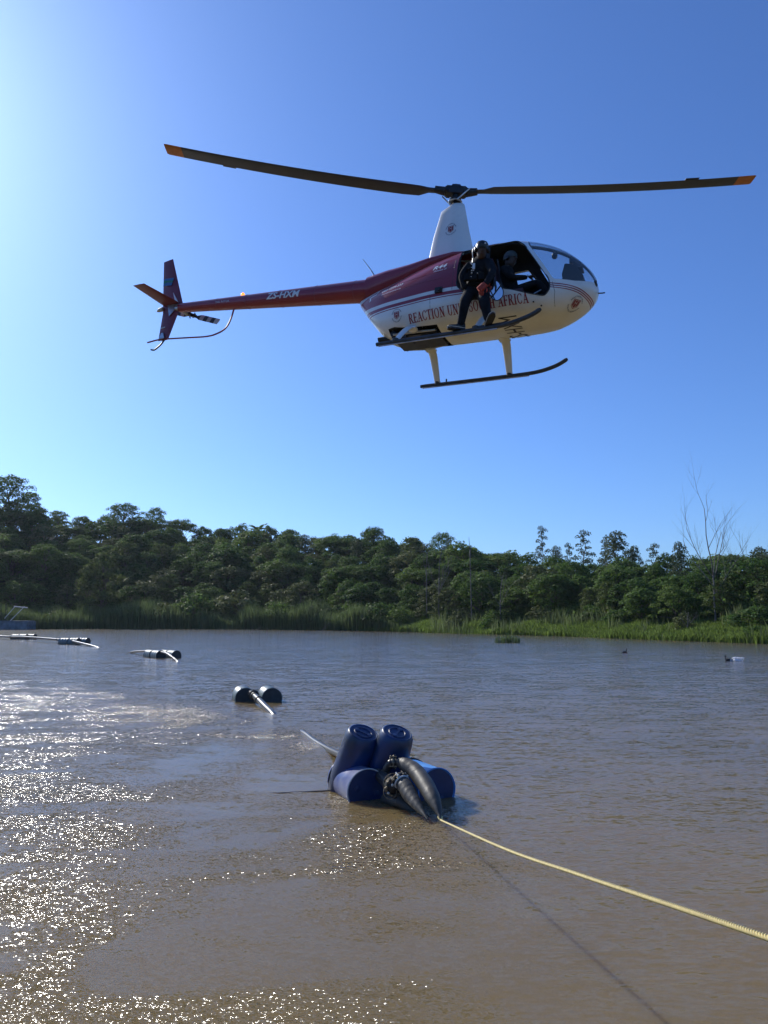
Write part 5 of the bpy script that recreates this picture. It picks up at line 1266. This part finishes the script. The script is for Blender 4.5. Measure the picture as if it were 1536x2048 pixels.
def decal(name, Q, fn, m_, parent, lim=.22):
    bm = bmesh.new()
    for q in Q:
        try: bm.faces.new([bm.verts.new((u, v, 0)) for u, v in q])
        except ValueError: pass
    bmesh.ops.triangulate(bm, faces=bm.faces)
    for _ in range(4):
        ed = [e for e in bm.edges if e.calc_length() > lim]
        if not ed: break
        bmesh.ops.subdivide_edges(bm, edges=ed, cuts=1); bmesh.ops.triangulate(bm, faces=bm.faces)
    bad = []
    for v in bm.verts:
        p = fn(v.co.x, v.co.y)
        if p is None: bad.append(v)
        else: v.co = p
    if bad: bmesh.ops.delete(bm, geom=bad, context='VERTS')
    me = bpy.data.meshes.new(name); bm.to_mesh(me); bm.free()
    if not len(me.polygons): return None
    o = link(name, me, m_, parent)
    if name == 'emblem_lettering': o['kind'] = 'stuff'
    return o
# main side words
Q, W = serif('REACTION UNIT SOUTH AFRICA')
x0, x1, z0, hh = -.50, 1.46, .535, .125
k = (x1 - x0) / W
decal('lettering', Q, lambda u, v: on_surface(x0 + u * k, z0 + v * hh - .0 * u), M['letter_red'], fus)
def side_text(txt, xa, xb, z, h_, m_, shear=0, bold=.01, slope=0.0, spacing=1.0):
    Q, W = font_tris(txt, shear, bold, spacing); k = (xb - xa) / W
    decal('lettering', Q, lambda u, v: on_surface(xa + u * k, z + v * h_ / .72 + u * k * slope), m_, fus)
side_text('R44', -.13, .12, 1.375, .085, M['letter_white'], .25, .03)
side_text('Raven II', -.10, .13, 1.315, .04, M['letter_white'], .25, .0)
side_text('080-1234-333', -1.08, -.66, 1.215, .05, M['letter_white'], .25, .02, .06)
side_text('www.reactionunitsa.co.za', -1.08, -.68, 1.155, .028, M['letter_white'], .0, .01, .02)
# emblem: ring of words round a shield
def emblem(fn, s_, parent):
    b = MB()
    Q, W = font_tris('REACTION UNIT', 0, .01); Q2, W2 = font_tris('SOUTH AFRICA', 0, .01)
    P = []
    def arc(Q, W, r, up):
        out = []; a_tot = R(150)
        for q in Q:
            pp = []
            for u, v in q:
                t = (u / W - .5)
                if up: A = math.pi / 2 - t * a_tot; rr = r + v * .20
                else: A = -math.pi / 2 + t * a_tot; rr = r + .16 - v * .20
                pp.append((rr * math.cos(A), rr * math.sin(A)))
            out.append(pp)
        return out
    P = arc(Q, W, .72, True) + arc(Q2, W2, .72, False)
    decal('emblem_lettering', P, lambda u, v: fn(u * s_, v * s_), M['navy'], parent)
    sh = [[(-.34, .38), (-.17, .32), (-.17, -.30), (-.34, -.18)], [(-.11, .36), (.11, .36), (.11, .12), (-.11, .12)], [(-.11, .04), (.11, .04), (.11, -.36), (-.11, -.36)],
          [(.17, .32), (.34, .38), (.34, -.18), (.17, -.30)], [(-.38, .46), (.38, .46), (.38, .41), (-.38, .41)], [(-.44, .46), (-.38, .46), (-.38, -.25), (-.44, -.25)], [(.38, .46), (.44, .46), (.44, -.25), (.38, -.25)],
          [(-.44, -.25), (-.38, -.25), (.02, -.46), (0, -.52)], [(.44, -.25), (.38, -.25), (-.02, -.46), (0, -.52)]]
    decal('emblem_shield', sh, lambda u, v: fn(u * s_, v * s_), M['letter_red'], parent)
M['navy'] = mat('navy_lettering', (.03, .04, .10), .4)
emblem(lambda u, v: on_surface(-.72 + u, .70 + v * 1.05), .115, fus)
fb = BVHTree.FromPolygons([v.co.copy() for v in mf.data.vertices], [tuple(p.vertices) for p in mf.data.polygons])
def on_fairing(x, z):
    h = fb.ray_cast(Vector((x, -3, z)), Vector((0, 1, 0))); return h[0] + Vector((0, -.004, 0)) if h[0] else None
emblem(lambda u, v: on_fairing(-.02 + u * .9, 2.34 + v), .13, mf)
_nd = Vector((-.72, .60, .35)).normalized(); _nu = Vector((.60, .72, 0)).normalized(); _nv = _nu.cross(-_nd) * 1.0
if _nv.z < 0: _nv = -_nv
def on_nose(u, v):
    h = bvh.ray_cast(Vector((2.20, -.33, .50)) - _nd * 1.5 + _nu * u + _nv * v, _nd)
    return h[0] + h[1] * .004 if h[0] else None
emblem(on_nose, .13, fus)
# registration on the boom and on the belly
Q, W = font_tris('ZS-HXM', .25, .03)
def on_boom(u, v):
    x = -3.60 + u; t = (x - BA.x) / (BBk.x - BA.x); c = BA.lerp(BBk, t); r_ = .205 - .115 * t + .003
    a_ = v / r_; y0_ = R(-22)
    return Vector((x, -r_ * math.cos(a_ + y0_), c.z + r_ * math.sin(a_ + y0_)))
k = .74 / W
decal('lettering', Q, lambda u, v: on_boom(u * k, v * .175), M['letter_white'], boom)
Q, W = font_tris('TAIL ROTOR', 0, .0); k2 = .34 / W
decal('lettering', Q, lambda u, v: on_boom(-1.22 + u * k2, .02 + v * .05), M['letter_white'], boom)
Q, W = font_tris('ZS-HXM', 0, .0)
def on_belly(x, y):
    h = bvh.ray_cast(Vector((x, y, -1)), Vector((0, 0, 1))); return h[0] + h[1] * .004 if h[0] else None
k3 = .86 / W
decal('lettering', Q, lambda u, v: on_belly(1.22 - v * .30 / .72, .50 - u * k3), M['letter_black'], fus)

# ------------------------------------------------------------------ people
def skin_body(name, verts, edges, rad, mats, parent=None, sub=2, root=0):
    me = bpy.data.meshes.new(name); me.from_pydata([Vector(v) for v in verts], edges, []); me.update()
    o = tmp(me); md = o.modifiers.new('s', 'SKIN'); md.use_smooth_shade = True
    for i, d in enumerate(me.skin_vertices[0].data):
        r = rad[i]; d.radius = (r, r) if not isinstance(r, tuple) else r
        d.use_root = (i == root)
    ms = o.modifiers.new('ss', 'SUBSURF'); ms.levels = sub; ms.render_levels = sub
    dg = bpy.context.evaluated_depsgraph_get(); dg.update(); res = bpy.data.meshes.new_from_object(o.evaluated_get(dg))
    bpy.data.objects.remove(o); res.materials.clear()
    return link(name, res, mats, parent, True, 180)
def hand(c, d, up, parent, m_, s_=1.0, curl=.6):
    """gloved hand: palm plus five separate bent fingers"""
    d = Vector(d).normalized(); up = (Vector(up) - d * Vector(up).dot(d)).normalized(); side = d.cross(up)
    c = Vector(c); vs = [c, c + d * .045 * s_, c + d * .085 * s_]; ed = [(0, 1), (1, 2)]; rd = [.026 * s_, (.040 * s_, .020 * s_), (.040 * s_, .017 * s_)]
    h = skin_body('hand', vs, ed, rd, m_, parent, 1)
    for k, (o_, L_) in enumerate(((-.030, .072), (-.010, .082), (.010, .076), (.030, .060))):
        p = c + d * .075 * s_ + side * o_ * s_; pts = [p]; dd = d.copy()
        for j in range(3):
            dd = (dd - up * curl * .8).normalized(); p = p + dd * L_ / 3 * s_; pts.append(p)
        skin_body('finger', pts, [(0, 1), (1, 2), (2, 3)], [.0095 * s_, .009 * s_, .008 * s_, .007 * s_], m_, h, 1)
    p = c + d * .025 * s_ + side * -.036 * s_; pts = [p, p + (d * .5 - side * .7).normalized() * .032 * s_, p + (d * .6 - side * .7).normalized() * .032 * s_ + (d - up * .5).normalized() * .03 * s_]
    skin_body('thumb', pts, [(0, 1), (1, 2)], [.012 * s_, .011 * s_, .009 * s_], m_, h, 1)
    return h
def head(parent, c, face, helmet_m, cap=True, size=1.0):
    """head mesh with face features, child of the person"""
    face = Vector(face).normalized(); up = Vector((0, 0, 1)); up = (up - face * up.dot(face)).normalized(); rt = face.cross(up)
    rot_ = Matrix((face, -rt, up)).transposed().to_4x4(); rot_.translation = Vector(c)
    b = MB(); prof = [(.02, -.13), (.055, -.115), (.072, -.07), (.080, -.02), (.086, .03), (.084, .07), (.066, .105), (.03, .122)]
    vs = []; n = 20
    for r, z in prof:
        for k in range(n):
            a_ = 2 * math.pi * k / n; ca, sa = math.cos(a_), math.sin(a_)
            x = r * ca * 1.12; y = r * sa * .88
            if ca > .85 and -.05 < z < .02: x += .012
            vs.append((x * size, y * size, z * size))
    fs = [(i * n + k, i * n + (k + 1) % n, (i + 1) * n + (k + 1) % n, (i + 1) * n + k) for i in range(len(prof) - 1) for k in range(n)] + [tuple(range(n)), tuple((len(prof) - 1) * n + k for k in range(n))]
    b.add(vs, fs); h = b.build('head', M['skin'], parent, True, 180); h.matrix_local = rot_
    b = MB(); b.tube([(.088, 0, .028), (.110, 0, -.012), (.098, 0, -.022)], [.008, .016, .012], 8); b.build('nose', M['skin'], h)
    for s_ in (-1, 1):
        b = MB(); b.lathe([(.001, -.011), (.009, -.006), (.0115, 0), (.009, .006), (.001, .011)], 10, mat=Matrix.Translation((.082, s_ * .031, .022))); b.build('eye', M['bird'], h)
        b = MB(); b.torus((0, s_ * .078, 0), (0, 1, 0), .02, .009, 12, 5); b.build('ear', M['skin'], h)
        b = MB(); b.lathe([(.0, 0), (.038, 0), (.042, .012), (.036, .034), (.02, .04)], 14, mat=Matrix.Translation((0, s_ * .078, 0)) @ Matrix.Rotation(R(-90 * s_), 4, 'X')); b.build('earcup', M['helmet'], h)
    b = MB(); b.tube([(.094, -.024, -.056), (.100, 0, -.059), (.094, .024, -.056)], [.004, .008, .004], 6); b.build('mouth', M['seat'], h)
    b = MB(); prof = [(.101, -.012), (.104, .04), (.098, .085), (.072, .122), (.03, .137), (.004, .140)]
    vs = []
    for r, z in prof:
        for k in range(n):
            a_ = 2 * math.pi * k / n; vs.append((r * math.cos(a_) * 1.12 * size - .004, r * math.sin(a_) * .92 * size, (z + (.034 * max(0, math.cos(a_)) if z < .0 else 0)) * size))
    fs = [(i * n + k, i * n + (k + 1) % n, (i + 1) * n + (k + 1) % n, (i + 1) * n + k) for i in range(len(prof) - 1) for k in range(n)] + [tuple((len(prof) - 1) * n + k for k in range(n))]
    b.add(vs, fs); b.build('helmet', helmet_m, h, True, 60)
    return h

# crew member leaning out, feet on the near skid
foot = Vector((.72, -.89, .07))
pm = HM @ Matrix.Translation(foot)
L = lambda x, y, z: (x - foot.x, y - foot.y, z - foot.z)
pv = [L(.68, -.68, .76), L(.72, -.76, .90), L(.76, -.84, 1.04), L(.81, -.92, 1.12), L(.835, -.96, 1.18),       # pelvis .. neck .. skull base
      L(.63, -.85, 1.13), L(.52, -.90, .93), L(.58, -.88, .72),                                               # image-left arm
      L(.95, -.91, 1.06), L(1.05, -1.02, .82), L(.96, -1.08, .62),                                              # image-right arm
      L(.60, -.74, .72), L(.63, -1.00, .46), L(.545, -.90, .17), L(.52, -.89, .115),                           # image-left leg
      L(.82, -.74, .70), L(.93, -1.02, .42), L(.965, -.93, .17), L(.97, -.92, .115)]                           # image-right leg
pe = [(0, 1), (1, 2), (2, 3), (3, 4), (2, 5), (5, 6), (6, 7), (2, 8), (8, 9), (9, 10), (0, 11), (11, 12), (12, 13), (13, 14), (0, 15), (15, 16), (16, 17), (17, 18)]
pr = [(.135, .15), (.14, .16), (.155, .17), .07, .055, .082, .062, .045, .082, .062, .045, .105, .088, .062, .05, .105, .088, .062, .05]
person = empty('person'); person.matrix_world = pm
tag(person, 'person in black clothing and helmet leaning out of the helicopter, feet on the skid', 'person')
skin_body('body', pv, pe, pr, M['cloth'], person)
head(person, L(.865, -1.02, 1.225), (.45, -.85, -.38), M['helmet'])
hand(L(.58, -.89, .72), (.1, .1, -1), (0, -1, 0), person, M['vest'])
hand(L(.96, -1.08, .60), (-.5, -.1, -.85), (0, -1, .1), person, M['glove'], 1.15, .7)
b = MB(); b.tube([L(.98, -1.02, .68), L(.93, -1.07, .61), L(.86, -1.08, .55)], [.045, .05, .045], 10); b.build('glove_cuff', M['glove'], person)
# vest with pouches and bright buckles
vb = skin_body('vest', [L(.71, -.745, .85), L(.745, -.81, .97), L(.775, -.87, 1.08)], [(0, 1), (1, 2)], [(.165, .19), (.18, .20), (.15, .17)], M['vest'], person, 2)
for (x, y, z, sx, sz) in ((.63, -.955, .87, .09, .11), (.74, -.975, .85, .10, .12), (.85, -.955, .84, .08, .11), (.69, -1.0, 1.00, .08, .09)):
    b = MB(); b.box(L(x, y, z), (sx, .06, sz), Matrix.Rotation(R(8), 3, 'Z'), taper=.9); b.build('pouch', M['vest'], vb, False)
for (x, y, z, r) in ((.72, -1.02, .97, .010), (.72, -1.01, .93, .012), (.725, -1.02, .885, .010), (.81, -1.01, .87, .009), (.75, -1.02, .92, .010), (.71, -1.03, 1.04, .013), (.72, -1.03, 1.02, .010), (.715, -1.01, .83, .008)):
    b = MB(); b.lathe([(.001, -r), (r, -r * .4), (r, r * .4), (.001, r)], 8, mat=Matrix.Translation(L(x, y, z))); b.build('buckle', M['steel_w'], vb)
b = MB(); b.box(L(.755, -1.03, .98), (.035, .02, .09)); b.build('radio', M['steel_w'], vb, False)
b = MB(); b.tube(smooth_path([L(.77, -1.05, 1.32), L(.745, -1.06, 1.27), L(.735, -1.06, 1.22), L(.735, -1.05, 1.16), L(.735, -1.03, 1.12), L(.73, -1.03, 1.05)], 22), .006, 6); b.build('headset_cable', M['steel_w'], person)
b = MB(); b.lathe([(.001, 0), (.014, .004), (.012, .014), (.001, .018)], 10, mat=Matrix.Translation(L(.95, -1.11, 1.265)) @ Matrix.Rotation(R(90), 4, 'X')); b.build('helmet_lamp', M['steel_w'], person)
b = MB(); b.torus(L(.71, -.73, .80), (0.03, -.1, 1), .165, .022, 26, 6); b.build('belt', M['vest'], person)
def boot(c, d, tilt, up_=None):
    d = Vector(d).normalized(); z_ = Vector((0, 0, 1)); z_ = (z_ - d * z_.dot(d)).normalized(); s_ = z_.cross(d)
    rot_ = Matrix((d, s_, z_)).transposed().to_4x4(); rot_.translation = Vector(c)
    b = MB(); vs = []; n = 14
    secs = [(-.075, .034, .11), (-.04, .040, .12), (.01, .042, .10), (.07, .044, .066), (.13, .046, .055), (.175, .034, .045), (.19, .012, .03)]
    for x, w_, h_ in secs:
        for k in range(n):
            a_ = 2 * math.pi * k / n; vs.append((x, w_ * math.cos(a_), h_ / 2 + h_ / 2 * math.sin(a_)))
    fs = [(i * n + k, i * n + (k + 1) % n, (i + 1) * n + (k + 1) % n, (i + 1) * n + k) for i in range(len(secs) - 1) for k in range(n)] + [tuple(range(n)), tuple((len(secs) - 1) * n + k for k in range(n))]
    b.add(vs, fs); o = b.build('boot', M['black'], person, True, 60); o.matrix_local = rot_
    b = MB(); out = [(-.085, 0), (-.07, .04), (0, .045), (.08, .05), (.15, .048), (.19, .025), (.20, 0), (.19, -.025), (.15, -.048), (.08, -.05), (0, -.045), (-.07, -.04)]
    b.prism(out, -.014, .010, lambda x, y, w_: (x, y, w_)); b.build('sole', M['helmet'], o, True, 30)
    b = MB(); b.tube([(x * 1.02, y * 1.04, .012) for x, y in out + out[:1]], .005, 5, caps=False); b.build('sole_welt', M['pole'], o)
boot(L(.53, -.895, .075), (-.75, -.62, -.05), 0)
boot(L(.985, -.93, .085), (.62, -.80, .42), 0)
# guessed pale sheet with dark rim, made a metal mirror to reflect bright sky
b = MB(); P = rounded([(1.03, .76), (.965, .64), (1.0, .50), (1.06, .415), (1.13, .385), (1.20, .44), (1.205, .53), (1.13, .68)], .03)
b.prism(P, -.985, -.980, XZ)
M['sheet'] = mat('shiny_pale_sheet', (.86, .90, .94), .12, metal=1)
sh = b.build('sky_mirror_sheet', M['sheet'], None, False); sh.matrix_world = HM
tag(sh, 'shiny pale blue sheet with a dark rim hanging beside the leaning person', 'sheet')
b = MB(); b.tube([(x, -.986, z) for x, z in P + P[:1]], .007, 6, caps=False); b.tube([(1.17, -.992, .63), (1.02, -.992, .44)], .008, 6); b.tube([(.985, -.992, .62), (1.08, -.992, .41)], .008, 6)
b.tube([(1.05, -.992, .77), (1.09, -.992, .60), (1.08, -.992, .54)], [.022, .014, .006], 6); b.build('sheet_rim', M['black'], sh)

# pilot on the near front seat
pf = Vector((1.15, -.26, .80)); pilot = empty('person'); pilot.matrix_world = HM @ Matrix.Translation(pf)
tag(pilot, 'person with a grey headset seated at the helicopter controls, seen through the open door', 'person')
K = lambda x, y, z: (x - pf.x, y - pf.y, z - pf.z)
vv = [K(1.10, -.26, .86), K(1.06, -.26, 1.05), K(1.03, -.26, 1.22), K(1.05, -.26, 1.33), K(1.06, -.26, 1.38), K(1.03, -.44, 1.24), K(1.16, -.47, 1.02), K(1.38, -.34, 1.06),
      K(1.03, -.09, 1.24), K(1.14, -.06, 1.0), K(1.32, -.04, .86), K(1.18, -.34, .86), K(1.55, -.36, .93), K(1.72, -.34, .64), K(1.18, -.17, .86), K(1.55, -.15, .93), K(1.72, -.15, .64)]
ee = [(0, 1), (1, 2), (2, 3), (3, 4), (2, 5), (5, 6), (6, 7), (2, 8), (8, 9), (9, 10), (0, 11), (11, 12), (12, 13), (0, 14), (14, 15), (15, 16)]
rr = [(.12, .14), (.12, .14), (.13, .15), .06, .05, .07, .055, .035, .07, .055, .035, .085, .07, .05, .085, .07, .05]
skin_body('body', vv, ee, rr, M['vest'], pilot)
head(pilot, K(1.07, -.26, 1.46), (.95, -.30, -.05), M['grey_cap'])
hand(K(1.38, -.34, 1.06), (.9, .1, .1), (0, 0, 1), pilot, M['skin'], 1.0, .6)
hand(K(1.32, -.04, .86), (.9, 0, -.3), (0, 0, 1), pilot, M['skin'], 1.0, .6)
for yy in (-.34, -.15):
    b = MB(); b.box(K(1.74, yy, .625), (.22, .09, .07), taper=.85); b.build('boot', M['black'], pilot)
